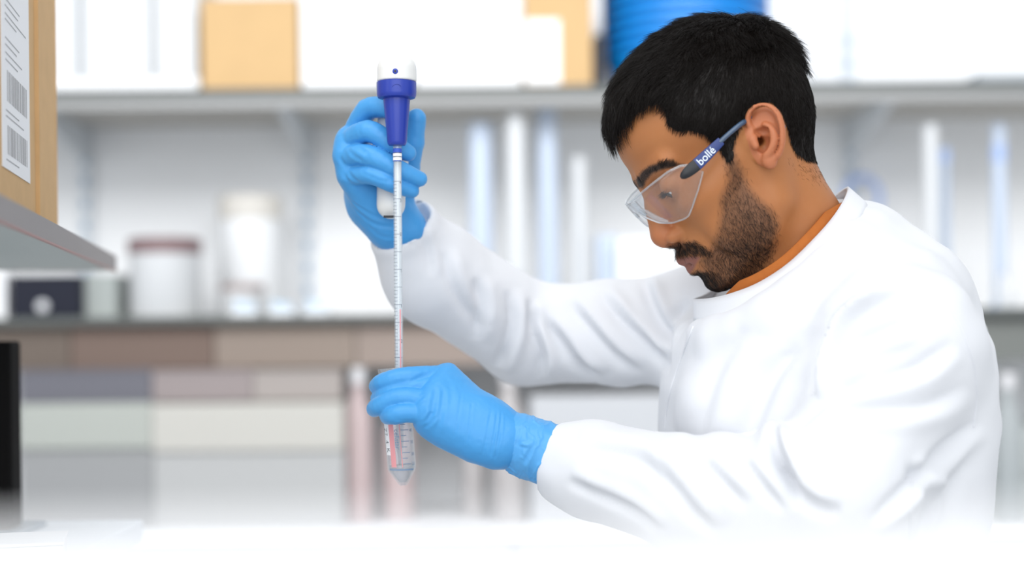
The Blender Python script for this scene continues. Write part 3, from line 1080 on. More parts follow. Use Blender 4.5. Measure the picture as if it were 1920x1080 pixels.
def mirror_px(L):
    M = np.array(L, float)
    M[:, 1] = np.abs(M[:, 1])
    return proj(h2w(M))
def skin_mat():
    m = bpy.data.materials.new('skin')
    m.use_nodes = True
    nt = m.node_tree
    b = nt.nodes['Principled BSDF']

    def attr(n):
        a = nt.nodes.new('ShaderNodeAttribute')
        a.attribute_name = n
        return a.outputs['Fac']

    def mix(a, bcol, fac, blend='MIX'):
        x = nt.nodes.new('ShaderNodeMix')
        x.data_type = 'RGBA'
        x.blend_type = blend
        if hasattr(a, 'node'):
            nt.links.new(a, x.inputs['A'])
        else:
            x.inputs['A'].default_value = a
        if hasattr(bcol, 'node'):
            nt.links.new(bcol, x.inputs['B'])
        else:
            x.inputs['B'].default_value = bcol
        if hasattr(fac, 'node'):
            nt.links.new(fac, x.inputs['Factor'])
        else:
            x.inputs['Factor'].default_value = fac
        return x.outputs['Result']
    tc = nt.nodes.new('ShaderNodeTexCoord')
    n = nt.nodes.new('ShaderNodeTexNoise')
    n.inputs['Scale'].default_value = 28
    n.inputs['Detail'].default_value = 5
    nt.links.new(tc.outputs['Object'], n.inputs['Vector'])
    c = mix((0.45, 0.182, 0.064, 1), (0.38, 0.140, 0.047, 1), n.outputs['Fac'])
    c = mix(c, (0.50, 0.16, 0.085, 1), attr('flush'))
    c = mix(c, (0.25, 0.098, 0.072, 1), attr('lip'))
    c = mix(c, (0.045, 0.028, 0.020, 1), attr('stubble'))
    nt.links.new(c, b.inputs['Base Color'])
    b.inputs['Roughness'].default_value = 0.48
    b.inputs['Specular IOR Level'].default_value = 0.35
    b.inputs['Subsurface Weight'].default_value = 0.12
    b.inputs['Subsurface Radius'].default_value = (0.005, 0.0018, 0.0009)
    b.inputs['Subsurface Scale'].default_value = 1.0
    n2 = nt.nodes.new('ShaderNodeTexNoise')
    n2.inputs['Scale'].default_value = 900
    n2.inputs['Detail'].default_value = 2
    nt.links.new(tc.outputs['Object'], n2.inputs['Vector'])
    bp = nt.nodes.new('ShaderNodeBump')
    bp.inputs['Strength'].default_value = 0.12
    bp.inputs['Distance'].default_value = 0.0006
    nt.links.new(n2.outputs['Fac'], bp.inputs['Height'])
    nt.links.new(bp.outputs['Normal'], b.inputs['Normal'])
    return m


def add_attr(me, name, val):
    a = me.attributes.new(name, 'FLOAT', 'POINT')
    a.data.foreach_set('value', np.asarray(val, np.float32))


HV, HQ = build_head()
HN = normals(HV, HQ)
HPX = mirror_px(HV)
upper = HV[:, 2]
m_hair = soft(HPX, HAIR_POLY, 5)
ear_zone = (np.abs(HV[:, 1]) > 71) & inpoly(HPX, [(1396, 250), (1398, 214), (1416, 194), (1440, 192), (1462, 206), (1474, 240), (1474, 280), (1460, 320), (1430, 322), (1410, 290)])
m_hair[ear_zone] = 0
# hair does not reach past the back of the neck
m_hair *= (HV[:, 2] > -80)
b_side = soft(HPX, BEARD_POLY, 9)
b_m = soft(HPX, MOUST_POLY, 4)
b_g = soft(HPX, GOAT_POLY, 5)
under = np.clip((-78 - HV[:, 2]) / 10, 0, 1) * np.clip((HV[:, 0] - 45) / 15, 0, 1) * (np.abs(HV[:, 1]) < 62)
m_beard = np.maximum.reduce([b_side, b_m, b_g, under * 0.9 * (HV[:, 2] > -125)])
m_beard[ear_zone] = 0
m_lip = soft(HPX, LIP_POLY, 2.5) * (HV[:, 0] > 86)
m_beard *= (1 - m_lip)
m_brow = soft(HPX, BROW_POLY, 3) * (HV[:, 0] > 60)
flush = np.clip(1.1 - np.linalg.norm(HV - np.array([108, 0, -36]), axis=1) / 22, 0, 1) * 0.7
flush = np.maximum(flush, 0.55 * ear_zone)

person = empty('person', (HO[0] + 0.06, 0.0, 0.0))
tag(person, 'person in a white lab coat and blue gloves bending over a tube', 'person')
me = mesh_np('body', h2w(HV), HQ)
for nm, v in (('flush', flush), ('lip', m_lip), ('stubble', np.clip(np.maximum(m_beard * 0.62, np.maximum(m_hair * 0.95, m_brow * 0.93)), 0, 1))):
    add_attr(me, nm, v)
body = link('body', me, skin_mat(), person, smooth=True)
tag(body, label='brown skin of bowed head and neck')
# ------------------------------------------------------------------ hair, beard, eyebrows, eyes
rng = np.random.default_rng(7)


def strands_mesh(name, roots, dirs, bend, length, r0, segs=4, r1=0.25):
    """tapering three-sided hairs; all inputs in head space (mm)"""
    n = len(roots)
    ref = rng.normal(size=(n, 3))
    u = np.cross(dirs, ref)
    u /= np.linalg.norm(u, axis=1)[:, None]
    V = []
    pos = roots.copy()
    d = dirs.copy()
    step = (length / segs)[:, None]
    for s in range(segs + 1):
        w = np.cross(d, u)
        w /= np.maximum(np.linalg.norm(w, axis=1), 1e-9)[:, None]
        uu = np.cross(w, d)
        uu /= np.maximum(np.linalg.norm(uu, axis=1), 1e-9)[:, None]
        r = (r0 * (1 - (1 - r1) * (s / segs) ** 1.5))
        r = r[:, None] if np.ndim(r) else r
        for k in range(3):
            a = 2 * math.pi * k / 3
            V.append(pos + (uu * math.cos(a) + w * math.sin(a)) * r)
        if s < segs:
            d = d + bend * (1.0 / segs)
            d /= np.linalg.norm(d, axis=1)[:, None]
            pos = pos + d * step
    V = np.stack(V, 1)                      # n, 3*(segs+1), 3
    per = 3 * (segs + 1)
    base = (np.arange(n) * per)[:, None]
    F = []
    for s in range(segs):
        for k in range(3):
            k2 = (k + 1) % 3
            F.append(np.stack([base[:, 0] + s * 3 + k, base[:, 0] + s * 3 + k2, base[:, 0] + s * 3 + 3 + k2, base[:, 0] + s * 3 + 3 + k], 1))
    F = np.concatenate(F)
    return mesh_np(name, h2w(V.reshape(-1, 3)), F)


def sample(weight, n, HV=None):
    """random surface points with probability weight (per face)"""
    HV = globals()['HV'] if HV is None else HV
    fw = weight[HQ].mean(1)
    ar = 0.5 * np.linalg.norm(np.cross(HV[HQ[:, 2]] - HV[HQ[:, 0]], HV[HQ[:, 3]] - HV[HQ[:, 1]]), axis=1)
    p = fw * ar
    fi = rng.choice(len(HQ), n, p=p / p.sum())
    a, b = rng.random(n)[:, None], rng.random(n)[:, None]
    q = HQ[fi]

    def bil(A):
        return (A[q[:, 0]] * (1 - a) * (1 - b) + A[q[:, 1]] * a * (1 - b) + A[q[:, 2]] * a * b + A[q[:, 3]] * (1 - a) * b)
    nn = bil(HN)
    nn /= np.linalg.norm(nn, axis=1)[:, None]
    return bil(HV), nn


def hair_height(L):
    """how far the combed hair stands off the scalp (mm)"""
    up = L[:, 2]
    fw = L[:, 0]
    ang = np.degrees(np.arctan2(up - 25, np.abs(L[:, 1]) + 1e-6))
    top = np.clip((ang - 18) / 42, 0, 1)
    top = top * top * (3 - 2 * top)
    front = np.clip((fw - 40) / 50, 0, 1)
    nape = np.clip((up + 60) / 70, 0, 1)
    return (4.5 + 11.0 * top - 2.2 * front * top) * (0.3 + 0.7 * nape)


hair_m = mat('hair', (0.0085, 0.006, 0.0048, 1), rough=0.36, spec=0.20)
hs = np.clip((m_hair - 0.35) / 0.65, 0, 1)
dist_in = np.clip(distpoly(HPX, HAIR_POLY) / 26.0, 0, 1) * (m_hair > 0.5)
hh = hair_height(HV)
tuft = vnoise(HV / 9.0, 3) * 0.5 + vnoise(HV / 4.0, 5) * 0.35
base_off = np.where(m_hair > 0.45, 0.3 + dist_in ** 0.7 * hh * (0.55 + 0.22 * tuft * np.clip((hh - 4) / 6, 0.05, 1)), -1.5)
HB = HV + HN * base_off[:, None]
qm = (m_hair[HQ] > 0.45).all(1)
ids = np.unique(HQ[qm])
remap = np.full(len(HV), -1)
remap[ids] = np.arange(len(ids))
hb = mesh_np('hair', h2w(HB[ids]), remap[HQ[qm]])
hair = link('hair', hb, hair_m, person, smooth=True)
tag(hair, label='short thick black hair combed forward')

CROWN = np.array([-48.0, 14.0, 98.0])
w = np.clip((m_hair - 0.30) / 0.5, 0, 1)
R, N = sample(w, 46000, HB)
out = R - CROWN
out[:, 1] *= 1.0
T = out - N * (out * N).sum(1)[:, None]
T /= np.maximum(np.linalg.norm(T, axis=1), 1e-6)[:, None]
# top hair is swept forward and to the side; side hair falls down and forward
topw = np.clip((R[:, 2] - 45) / 40, 0, 1)[:, None]
T = T + topw * np.array([0.55, 0.18, 0.0]) + (1 - topw) * np.array([0.30, 0, -0.35])
wob = np.stack([vnoise(R / 7.0, s) for s in (11, 12, 13)], 1)
wob2 = np.stack([vnoise(R / 20.0, s) for s in (21, 22, 23)], 1)
T = T + (0.35 + 0.35 * topw) * wob + (0.25 + 0.45 * topw) * wob2 + 0.16 * rng.normal(size=R.shape)
T -= N * (T * N).sum(1)[:, None]
T /= np.linalg.norm(T, axis=1)[:, None]
Hh = hair_height(R)
lift = np.clip(0.34 + 0.016 * Hh, 0.2, 0.7)[:, None] * (0.8 + 0.4 * rng.random((len(R), 1)))
dirs = T * np.sqrt(np.maximum(1 - lift ** 2, 0.1)) + N * lift
dirs /= np.linalg.norm(dirs, axis=1)[:, None]
length = (4.5 + Hh * (0.7 + 0.6 * rng.random(len(R))))
edge = np.clip(distpoly(mirror_px(R), HAIR_POLY) / 20.0, 0.0, 1)
front = np.clip((R[:, 0] - 60) / 30, 0, 1) * np.clip((R[:, 2] - 50) / 15, 0, 1)
length *= np.maximum(0.6 + 0.4 * edge, front)
length = length * (1 + 0.25 * front * rng.random(len(R)))
bend = T * 0.35 - N * (0.28 + 0.022 * Hh)[:, None] + 0.25 * wob
bend = bend + front[:, None] * np.array([0.1, 0.0, -0.75])
roots = R - N * 0.4
sm = strands_mesh('hair_strands', roots, dirs, bend, length, 0.17, 4)
hs_o = link('hair_strands', sm, hair_m, hair, smooth=True)
tag(hs_o, kind='stuff')

# beard and moustache
beard_m = mat('beard_hair', (0.012, 0.008, 0.006, 1), rough=0.45, spec=0.35)
core = soft(HPX, [(1394, 392), (1440, 402), (1456, 424), (1446, 476), (1416, 522), (1380, 548), (1330, 556), (1316, 530), (1336, 520), (1370, 470)], 22)
wb = np.clip(0.30 * b_side + 0.7 * core * b_side, 0, 1)
wb = np.maximum(wb, 0.62 * under * (HV[:, 2] > -122))
wb = np.maximum(wb, 1.5 * b_m)
wb = np.maximum(wb, 1.6 * b_g)
wb *= (1 - m_lip)
wb[ear_zone] = 0
wb *= (HV[:, 0] > -5)
R, N = sample(wb, 15000)
down = np.tile(np.array([0.25, 0.0, -1.0]), (len(R), 1))
mo = (R[:, 0] > 92) & (R[:, 2] > -64)
down[mo] = np.stack([0.3 * np.ones(mo.sum()), 0.8 * np.sign(R[mo, 1]), -0.8 * np.ones(mo.sum())], 1)
T = down + 0.35 * rng.normal(size=R.shape) + 0.4 * np.stack([vnoise(R / 6.0, s) for s in (31, 32, 33)], 1)
T -= N * (T * N).sum(1)[:, None]
T /= np.linalg.norm(T, axis=1)[:, None]
dirs = T * 0.85 + N * 0.5
dirs /= np.linalg.norm(dirs, axis=1)[:, None]
ln = 2.6 + 2.6 * rng.random(len(R))
ln[mo] *= 1.35
sm = strands_mesh('beard', R, dirs, -0.5 * N, ln, 0.085, 2)
bo = link('beard', sm, beard_m, person, smooth=True)
tag(bo, label='short black beard and moustache', kind='stuff')

# a few short hairs trailing off down the nape
nape = soft(HPX, [(1484, 296), (1506, 300), (1545, 300), (1556, 326), (1548, 345), (1520, 338), (1496, 322)], 10) * (1 - m_hair)
R, N = sample(nape, 420)
T = np.tile(np.array([-0.3, 0.0, -1.0]), (len(R), 1)) + 0.3 * rng.normal(size=R.shape)
T -= N * (T * N).sum(1)[:, None]
T /= np.linalg.norm(T, axis=1)[:, None]
no = link('nape_hair', strands_mesh('nape_hair', R, T * 0.93 + N * 0.3, -0.4 * N, 2.0 + 2.2 * rng.random(len(R)), 0.07, 2), beard_m, hair, smooth=True)
tag(no, kind='stuff')

# eyebrows
R, N = sample(m_brow ** 1.2, 4200)
sg = np.sign(R[:, 1])
T = np.stack([-0.45 * np.ones(len(R)), 0.8 * sg, 0.55 * np.ones(len(R))], 1) + 0.2 * rng.normal(size=R.shape)
T -= N * (T * N).sum(1)[:, None]
T /= np.linalg.norm(T, axis=1)[:, None]
dirs = T * 0.98 + N * 0.14
sm = strands_mesh('eyebrows', R, dirs, -0.4 * N, 3.6 + 2.6 * rng.random(len(R)), 0.10, 2)
eb = link('eyebrows', sm, beard_m, person, smooth=True)
tag(eb, kind='stuff')

# eyes
white_m = mat('eye_white', (0.72, 0.68, 0.64, 1), rough=0.15, spec=0.6)
iris_m = mat('iris', (0.018, 0.009, 0.005, 1), rough=0.1, spec=0.6)
for s in (1, -1):
    e = MB()
    prof = [(11.6 * math.sin(math.pi * i / 14) / 1000, -11.6 * math.cos(math.pi * i / 14) / 1000) for i in range(15)]
    c = h2w(np.array([83.5, 32.0 * s, 0.5]))
    look = (np.array([0.85, 0.0, -0.52]) @ HR)
    eye = e.lathe(prof, c, look, 20).build('eye', white_m, person, True)
    e = MB()
    prof = [(6.0 * math.cos(math.pi / 2 * i / 5) / 1000, (10.15 + 2.0 * math.sin(math.pi / 2 * i / 5)) / 1000) for i in range(6)]
    e.lathe(prof, c, look, 20).build('iris', iris_m, eye, True)
    R, N = sample(np.exp(-((HV - np.array([96, 32 * s, -3])) ** 2 / np.array([9, 120, 6])).sum(1)), 140)
    T = np.array([0.9, 0.0, -0.5]) + 0.25 * rng.normal(size=R.shape)
    T /= np.linalg.norm(T, axis=1)[:, None]
    tag(link('eyelashes', strands_mesh('eyelashes', R, T, np.tile([0.1, 0, 0.3], (len(R), 1)), 5 + 2 * rng.random(len(R)), 0.08, 2), beard_m, person), kind='stuff')
# ------------------------------------------------------------------ safety glasses (head space, mm)
def strip_solid(name, A, B, th, m, parent, smooth=True):
    """closed thin solid between two rows of points A and B (world), thickness th along the local normal"""
    A, B = np.asarray(A), np.asarray(B)
    n = len(A)
    rows = 7
    G = np.stack([A + (B - A) * t for t in np.linspace(0, 1, rows)], 1)      # n, rows, 3
    du = np.gradient(G, axis=0)
    dv = np.gradient(G, axis=1)
    N = np.cross(du, dv)
    N /= np.maximum(np.linalg.norm(N, axis=2), 1e-12)[..., None]
    V = np.concatenate([(G - N * th / 2).reshape(-1, 3), (G + N * th / 2).reshape(-1, 3)])
    k = n * rows
    F = []
    for i in range(n - 1):
        for j in range(rows - 1):
            a, b, c, d = i * rows + j, (i + 1) * rows + j, (i + 1) * rows + j + 1, i * rows + j + 1
            F.append((a, b, c, d))
            F.append((k + d, k + c, k + b, k + a))
    for i in range(n - 1):
        for j in (0, rows - 1):
            a, b = i * rows + j, (i + 1) * rows + j
            F.append((a, b, k + b, k + a) if j else (b, a, k + a, k + b))
    for j in range(rows - 1):
        for i in (0, n - 1):
            a, b = i * rows + j, i * rows + j + 1
            F.append((b, a, k + a, k + b) if i else (a, b, k + b, k + a))
    return link(name, mesh_np(name, V, np.array(F)), m, parent, smooth=False)


glasses = empty('safety_glasses', h2w(np.array([110, 0, -5])))
tag(glasses, 'clear wraparound safety glasses with dark blue arms on the bowed face', 'glasses')
lens_m = clear_mat('lens', (0.97, 0.98, 0.99, 1), 1.5, 0.03, body=0.025, body_col=(0.95, 0.93, 0.95, 1))
edge_m = clear_mat('lens_edge', (0.93, 0.96, 0.98, 1), 1.6, 0.08, body=0.16, body_col=(0.96, 0.98, 1, 1))


def lens_pt(th, up):
    """wrapped lens surface: th in degrees from straight ahead (left positive)"""
    a = math.radians(th)
    tilt = (up + 5) * 0.16
    return np.array([34 + 86 * math.cos(a) + tilt, 75 * math.sin(a), up])


for s in (1, -1):
    ths = np.linspace(6, 70, 40)
    top = np.interp(ths, [6, 18, 40, 54, 62, 67, 70], [8, 9, 12, 13.5, 12, 8, 1])
    bot = np.interp(ths, [6, 12, 20, 30, 40, 44, 50, 60, 67, 70], [-4, -13, -22, -28, -30.5, -30, -25, -15, -7, -3])
    A = [h2w(lens_pt(s * t, u)) for t, u in zip(ths, top)]
    B = [h2w(lens_pt(s * t, u)) for t, u in zip(ths, bot)]
    if s < 0:
        A, B = B, A
    lens = strip_solid('lens', A, B, 0.0018, lens_m, glasses)
    rim = [h2w(lens_pt(s * t, u)) for t, u in zip(ths, top)]
    MB().tube(rim, 0.0011, 6).build('rim', edge_m, lens, True)
    rim = [h2w(lens_pt(s * t, u)) for t, u in zip(ths, bot)]
    MB().tube(rim, 0.0009, 6).build('rim', edge_m, lens, True)
# bridge and nose pads
br = [h2w(lens_pt(t, 6.5)) for t in np.linspace(-14, 14, 9)]
br2 = [h2w(lens_pt(t, -2.5 - abs(t) * 0.5)) for t in np.linspace(-14, 14, 9)]
strip_solid('nose_bridge', br, br2, 0.003, edge_m, glasses)
for s in (1, -1):
    pts = [h2w(np.array(p)) for p in ((116, 6 * s, -2), (113, 9 * s, -9), (109, 12.5 * s, -18), (103, 17 * s, -26))]
    MB().tube(pts, [0.0014, 0.0024, 0.0026, 0.0014], 8).build('nose_pad', edge_m, glasses, True)

navy = mat('temple_navy', srgb(38, 58, 118), rough=0.38)
black = mat('temple_black', srgb(22, 24, 30), rough=0.35)
steel = mat('temple_steel', srgb(60, 82, 108), rough=0.25, spec=0.7)
text_w = mat('print_white', srgb(232, 240, 250), rough=0.6)
for s in (1, -1):
    def g(px, py, y):
        q = hp(px, py, y)
        q[1] *= s
        return h2w(q)
    tm = empty('temple', g(1300, 318, 74))
    tm.parent = glasses
    tm.matrix_parent_inverse = parent_matrix(glasses).inverted()

    def bar(name, p, hgt, thick, m):
        """flat bar along head-space points; hgt across, thick sideways"""
        p = [np.array(q) for q in p]
        bmx = MB()
        rings = []
        for i, q in enumerate(p):
            d = p[min(i + 1, len(p) - 1)] - p[max(i - 1, 0)]
            d /= np.linalg.norm(d)
            side = HL * s
            up = np.cross(d, side)
            up /= np.linalg.norm(up)
            h_, t_ = hgt[i] / 2000, thick / 2000
            ring = []
            for k in range(12):
                a = 2 * math.pi * k / 12
                cx, cy = math.cos(a), math.sin(a)
                cx = math.copysign(abs(cx) ** 0.5, cx)
                cy = math.copysign(abs(cy) ** 0.5, cy)
                ring.append(bmx.bm.verts.new(Vector(q + up * h_ * cx + side * t_ * cy)))
            rings.append(ring)
        for a, b in zip(rings[:-1], rings[1:]):
            for k in range(12):
                bmx.bm.faces.new((a[k], a[(k + 1) % 12], b[(k + 1) % 12], b[k]))
        bmx.bm.faces.new(list(reversed(rings[0])))
        bmx.bm.faces.new(rings[-1])
        return bmx.build(name, m, tm, True)

    bar('hinge_end', [g(1277, 333, 73.5), g(1281, 330, 74.5), g(1288, 324, 75.3), g(1298, 315.5, 75.8), g(1306, 309, 76)], [3, 7, 9.5, 11, 11], 4.2, black)
    arm = bar('arm', [g(1303, 311.5, 75.9), g(1310, 305.5, 76), g(1330, 286, 76.6), g(1352, 264.5, 77)], [11, 11, 10, 8], 3.4, navy)
    pts = [g(1349, 267, 76.8), g(1365, 252.5, 77), g(1382, 238, 77.5), g(1396, 228, 75), g(1408, 221, 70), g(1432, 224, 68), g(1454, 233, 72), g(1470, 239.5, 79)]
    MB().tube([tuple(q) for q in catmull(pts, 4)], 0.0023, 10).build('ear_bow', steel, tm, True)
    # printed name
    cu = bpy.data.curves.new('brand_print', 'FONT')
    cu.body = 'boll\u00e9'
    cu.size = 0.0098
    cu.extrude = 0.0
    cu.offset = 0.00005
    cu.align_x = 'CENTER'
    cu.align_y = 'CENTER'
    tmp = bpy.data.objects.new('tmp_text', cu)
    col.objects.link(tmp)
    dg = bpy.context.evaluated_depsgraph_get()
    me = bpy.data.meshes.new_from_object(tmp.evaluated_get(dg))
    bpy.data.objects.remove(tmp)
    a, b = g(1310, 306, 76), g(1337, 280, 76.6)
    if s < 0:
        a, b = b, a
    xa = (b - a) / np.linalg.norm(b - a)
    za = HL * s
    za = za - xa * (xa @ za)
    za /= np.linalg.norm(za)
    ya = np.cross(za, xa)
    M = Matrix(((xa[0], ya[0], za[0], 0), (xa[1], ya[1], za[1], 0), (xa[2], ya[2], za[2], 0), (0, 0, 0, 1)))
    cpos = (a + b) / 2 + za * 0.0019
    me.transform(Matrix.Translation(Vector(cpos)) @ M)
    link('brand_print', me, text_w, arm)
# ------------------------------------------------------------------ gloved hands
def M(px, py, y):
    """photo pixel + depth in mm -> world in mm"""
    return P(px, py, y / 1000.0) * 1000.0


def glove_mat(name, col_a, col_b, bump=0.5, scale=70):
    m = bpy.data.materials.new(name)
    m.use_nodes = True
    nt = m.node_tree
    b = nt.nodes['Principled BSDF']
    tc = nt.nodes.new('ShaderNodeTexCoord')
    n = nt.nodes.new('ShaderNodeTexNoise')
    n.inputs['Scale'].default_value = 14
    n.inputs['Detail'].default_value = 3
    nt.links.new(tc.outputs['Object'], n.inputs['Vector'])
    mx = nt.nodes.new('ShaderNodeMix')
    mx.data_type = 'RGBA'
    mx.inputs['A'].default_value = col_a
    mx.inputs['B'].default_value = col_b
    nt.links.new(n.outputs['Fac'], mx.inputs['Factor'])
    nt.links.new(mx.outputs['Result'], b.inputs['Base Color'])
    b.inputs['Roughness'].default_value = 0.40
    b.inputs['Specular IOR Level'].default_value = 0.4
    b.inputs['Subsurface Weight'].default_value = 0.05
    b.inputs['Subsurface Radius'].default_value = (0.001, 0.002, 0.004)
    n2 = nt.nodes.new('ShaderNodeTexNoise')
    n2.inputs['Scale'].default_value = scale
    n2.inputs['Detail'].default_value = 5
    n2.inputs['Roughness'].default_value = 0.6
    n2.inputs['Distortion'].default_value = 0.8
    nt.links.new(tc.outputs['Object'], n2.inputs['Vector'])
    bp = nt.nodes.new('ShaderNodeBump')
    bp.inputs['Strength'].default_value = bump
    bp.inputs['Distance'].default_value = 0.0014
    nt.links.new(n2.outputs['Fac'], bp.inputs['Height'])
    nt.links.new(bp.outputs['Normal'], b.inputs['Normal'])
    return m


def creases(V, N, lines):
    """press folds into (or raise them out of) a surface; lines: (points mm, width mm, depth mm)"""
    off = np.zeros(len(V))
    for pts, w, dep in lines:
        pts = np.array(pts)
        d = np.full(len(V), 1e9)
        tt = np.zeros(len(V))
        n = len(pts) - 1
        for i in range(n):
            a, b = pts[i], pts[i + 1]
            ba = b - a
            t = np.clip(((V - a) @ ba) / (ba @ ba), 0, 1)
            q = np.linalg.norm(V - a - t[:, None] * ba, axis=1)
            k = q < d
            d[k] = q[k]
            tt[k] = (i + t[k]) / n
        fade = np.clip(np.minimum(tt, 1 - tt) * 5, 0.15, 1)
        x = d / w
        off -= dep * fade * (np.exp(-x * x) - 0.55 * np.exp(-(x - 1.8) ** 2 * 1.5))
    return V + N * off[:, None]


glove_m = glove_mat('nitrile_blue', (0.050, 0.305, 0.69, 1), (0.078, 0.36, 0.74, 1), 0.22, 60)
cuff_m = glove_mat('nitrile_cuff', (0.065, 0.33, 0.72, 1), (0.12, 0.42, 0.80, 1), 0.2, 60)

# ---- near (left) hand around the tube
f = Field(M(675, 940, -78), M(1090, 660, 62), 1.15)
wri = M(935, 822, -34)
mcp = {'i': M(838, 706, -14), 'm': M(826, 727, -28), 'r': M(810, 752, -38), 'p': M(800, 778, -43)}
for k_, r in (('i', 13), ('m', 13.5), ('r', 13.5), ('p', 12.5)):
    a = wri + (mcp[k_] - mcp['m']) * 0.35
    f.add(rc(mcp[k_], a, r, 17), 14)
f.add(ell((mcp['m'] + mcp['p'] + 2 * wri) / 4 + np.array([0, 3, -3]), (42, 17, 25), None), 14)
f.add(rc(M(905, 796, -26), M(955, 825, -34), 22.5, 22.5), 12)
# heel under the little finger
f.add(rc(M(806, 792, -34), M(890, 826, -36), 11, 18), 12)
fing = {
    'i': ([mcp['i'], M(768, 706, -29), M(722, 716, -26), M(707, 724, -10)], [10.5, 9.2, 9.0, 7.6]),
    'm': ([mcp['m'], M(757, 724, -30), M(724, 738, -26), M(709, 748, -10)], [10.0, 8.8, 8.4, 7.2]),
    'r': ([mcp['r'], M(750, 746, -38), M(714, 760, -32), M(702, 767, -16)], [10.0, 9.4, 9.0, 7.6]),
    'p': ([mcp['p'], M(766, 774, -45), M(740, 778, -43), M(727, 780, -32)], [9.6, 9.0, 8.8, 7.8]),
}
for k_, (pts, rr) in fing.items():
    g = Field(f.lo, f.lo + (f.n - 1) * f.h, f.h)
    chain(g, catmull(pts, 5), np.interp(np.linspace(0, 3, 16), range(4), rr), 0, 0.3)
    d, q, k = f.d, g.d, 0.6
    h = np.clip(0.5 + 0.5 * (q - d) / k, 0, 1)
    f.d = (q * (1 - h) + d * h - k * h * (1 - h)).astype(np.float32)
# thumb behind the tube
chain(f, [M(880, 770, -4), M(822, 742, 24), M(775, 733, 34), M(745, 728, 30)], [17, 13, 11, 9], 12, 2)
V, Q = f.mesh()
V = relax(V, Q, 2, 0.4)
N = normals(V, Q)


def near(px, py, y0=-60):
    """point on the camera side of the glove behind this pixel (mm)"""
    a = M(px, py, -90)
    b = M(px, py, 40)
    d = (b - a) / np.linalg.norm(b - a)
    t = (V - a) @ d
    dist = np.linalg.norm(V - a - t[:, None] * d, axis=1)
    c = dist < 3.0
    if not c.any():
        return M(px, py, -35)
    return a + d * t[c].min()


L = []
for pl, w, dep in (([(818, 722), (812, 760), (803, 800)], 2.6, 0.8), ([(832, 720), (829, 765), (818, 815)], 2.4, 0.6), ([(842, 712), (846, 745), (842, 770)], 3.0, 0.4),
                   ([(772, 758), (784, 748), (792, 742)], 2.0, 1.2), ([(795, 795), (806, 780), (812, 772)], 1.8, 0.9), ([(790, 806), (806, 794), (818, 778)], 1.8, 0.7),
                   ([(756, 726), (790, 706), (812, 697)], 2.0, 0.5), ([(934, 768), (928, 812), (919, 862)], 1.3, 0.7), ([(941, 766), (936, 812), (926, 866)], 1.3, 0.9),
                   ([(922, 764), (913, 815), (904, 858)], 1.2, 0.35), ([(757, 790), (754, 800), (753, 806)], 1.2, 0.6), ([(748, 788), (744, 798), (743, 806)], 1.2, 0.6),
                   ([(866, 728), (858, 790), (848, 830)], 1.2, 0.25), ([(886, 745), (880, 800), (872, 840)], 1.2, 0.25)):
    pp = [near(*p_) for p_ in pl]
    L.append((catmull(pp, 4), w, dep))
V = creases(V, N, L)
V = V + N * (0.22 * vnoise(V / 7.0, 41) + 0.12 * vnoise(V / 3.0, 42))[:, None]
gl = link('glove', mesh_np('glove', V / 1000, Q), glove_m, person, smooth=True)
tag(gl, label='blue nitrile glove of the hand gripping the tube')

# crumpled cuff of the near glove
f = Field(M(905, 940, -80), M(1100, 745, 22), 0.95)
c0, c1, c2 = M(941, 814, -32), M(992, 839, -32), M(1072, 868, -34)
f.add(rc(c0, c1, 24.0, 27.5), 0)
f.add(rc(c1, c2, 27.5, 31.5), 6)
V, Q = f.mesh()
V = relax(V, Q, 2, 0.5)
N = normals(V, Q)
ax = (c2 - c0) / np.linalg.norm(c2 - c0)
t = (V - c0) @ ax
rad = V - c0 - t[:, None] * ax
sq = np.stack([t / 9.0, rad[:, 2] / 22.0 + t / 18, rad[:, 1] / 22.0], 1)
sq = sq + 0.35 * np.stack([vnoise(V / 9.0, s_) for s_ in (54, 55, 56)], 1)
wr = (1 - np.abs(vnoise(sq, 51))) ** 5
wr2 = (1 - np.abs(vnoise(sq * np.array([1.7, 1.6, 1.6]) + 7, 52))) ** 6
am = np.clip((t - 2) / 14, 0.05, 1)
V = V + N * (am * (1.25 * wr + 0.6 * wr2 - 0.5 + 0.5 * vnoise(V / 12.0, 53)))[:, None]
L = [(catmull([M(945, 825, -60), M(975, 833, -62), M(992, 834, -62)], 4), 1.6, -0.9), (catmull([M(1030, 800, -62), M(1000, 835, -64), M(978, 880, -60)], 4), 2.2, 1.6)]
V = creases(V, N, L)
cu_ = link('glove_cuff', mesh_np('glove_cuff', V / 1000, Q), cuff_m, gl, smooth=True)

# ---- far (right) hand on the pipette controller
f = Field(M(605, 520, -20), M(860, 165, 150), 1.2)
mc = {'i': M(660, 256, 56), 'm': M(652, 266, 44), 'r': M(648, 294, 40), 'p': M(656, 330, 42)}
wr_ = M(733, 418, 84)
for k_, r in (('i', 12), ('m', 12.5), ('r', 12.5), ('p', 12)):
    f.add(rc(mc[k_], wr_ + (mc[k_] - mc['r']) * 0.28, r, 19), 12)
f.add(ell(M(690, 350, 80), (24, 17, 40), None), 12)
f.add(rc(M(700, 382, 80), M(732, 420, 84), 23, 22.5), 12)
f.add(rc(M(742, 400, 76), M(768, 428, 80), 16, 17), 12)
fing = {
    'i': ([mc['i'], M(689, 206, 40), M(726, 203, 26), M(752, 210, 24)], [11, 10.8, 9.6, 8]),
    'm': ([mc['m'], M(690, 246, 22), M(732, 268, 20), M(765, 287, 26)], [11.0, 10.6, 9.8, 8]),
    'r': ([mc['r'], M(692, 292, 18), M(745, 317, 16), M(787, 336, 24)], [11.0, 10.4, 9.4, 7.4]),
    'p': ([mc['p'], M(696, 328, 20), M(738, 346, 18), M(773, 358, 26)], [10.4, 9.2, 8.2, 6.8]),
}
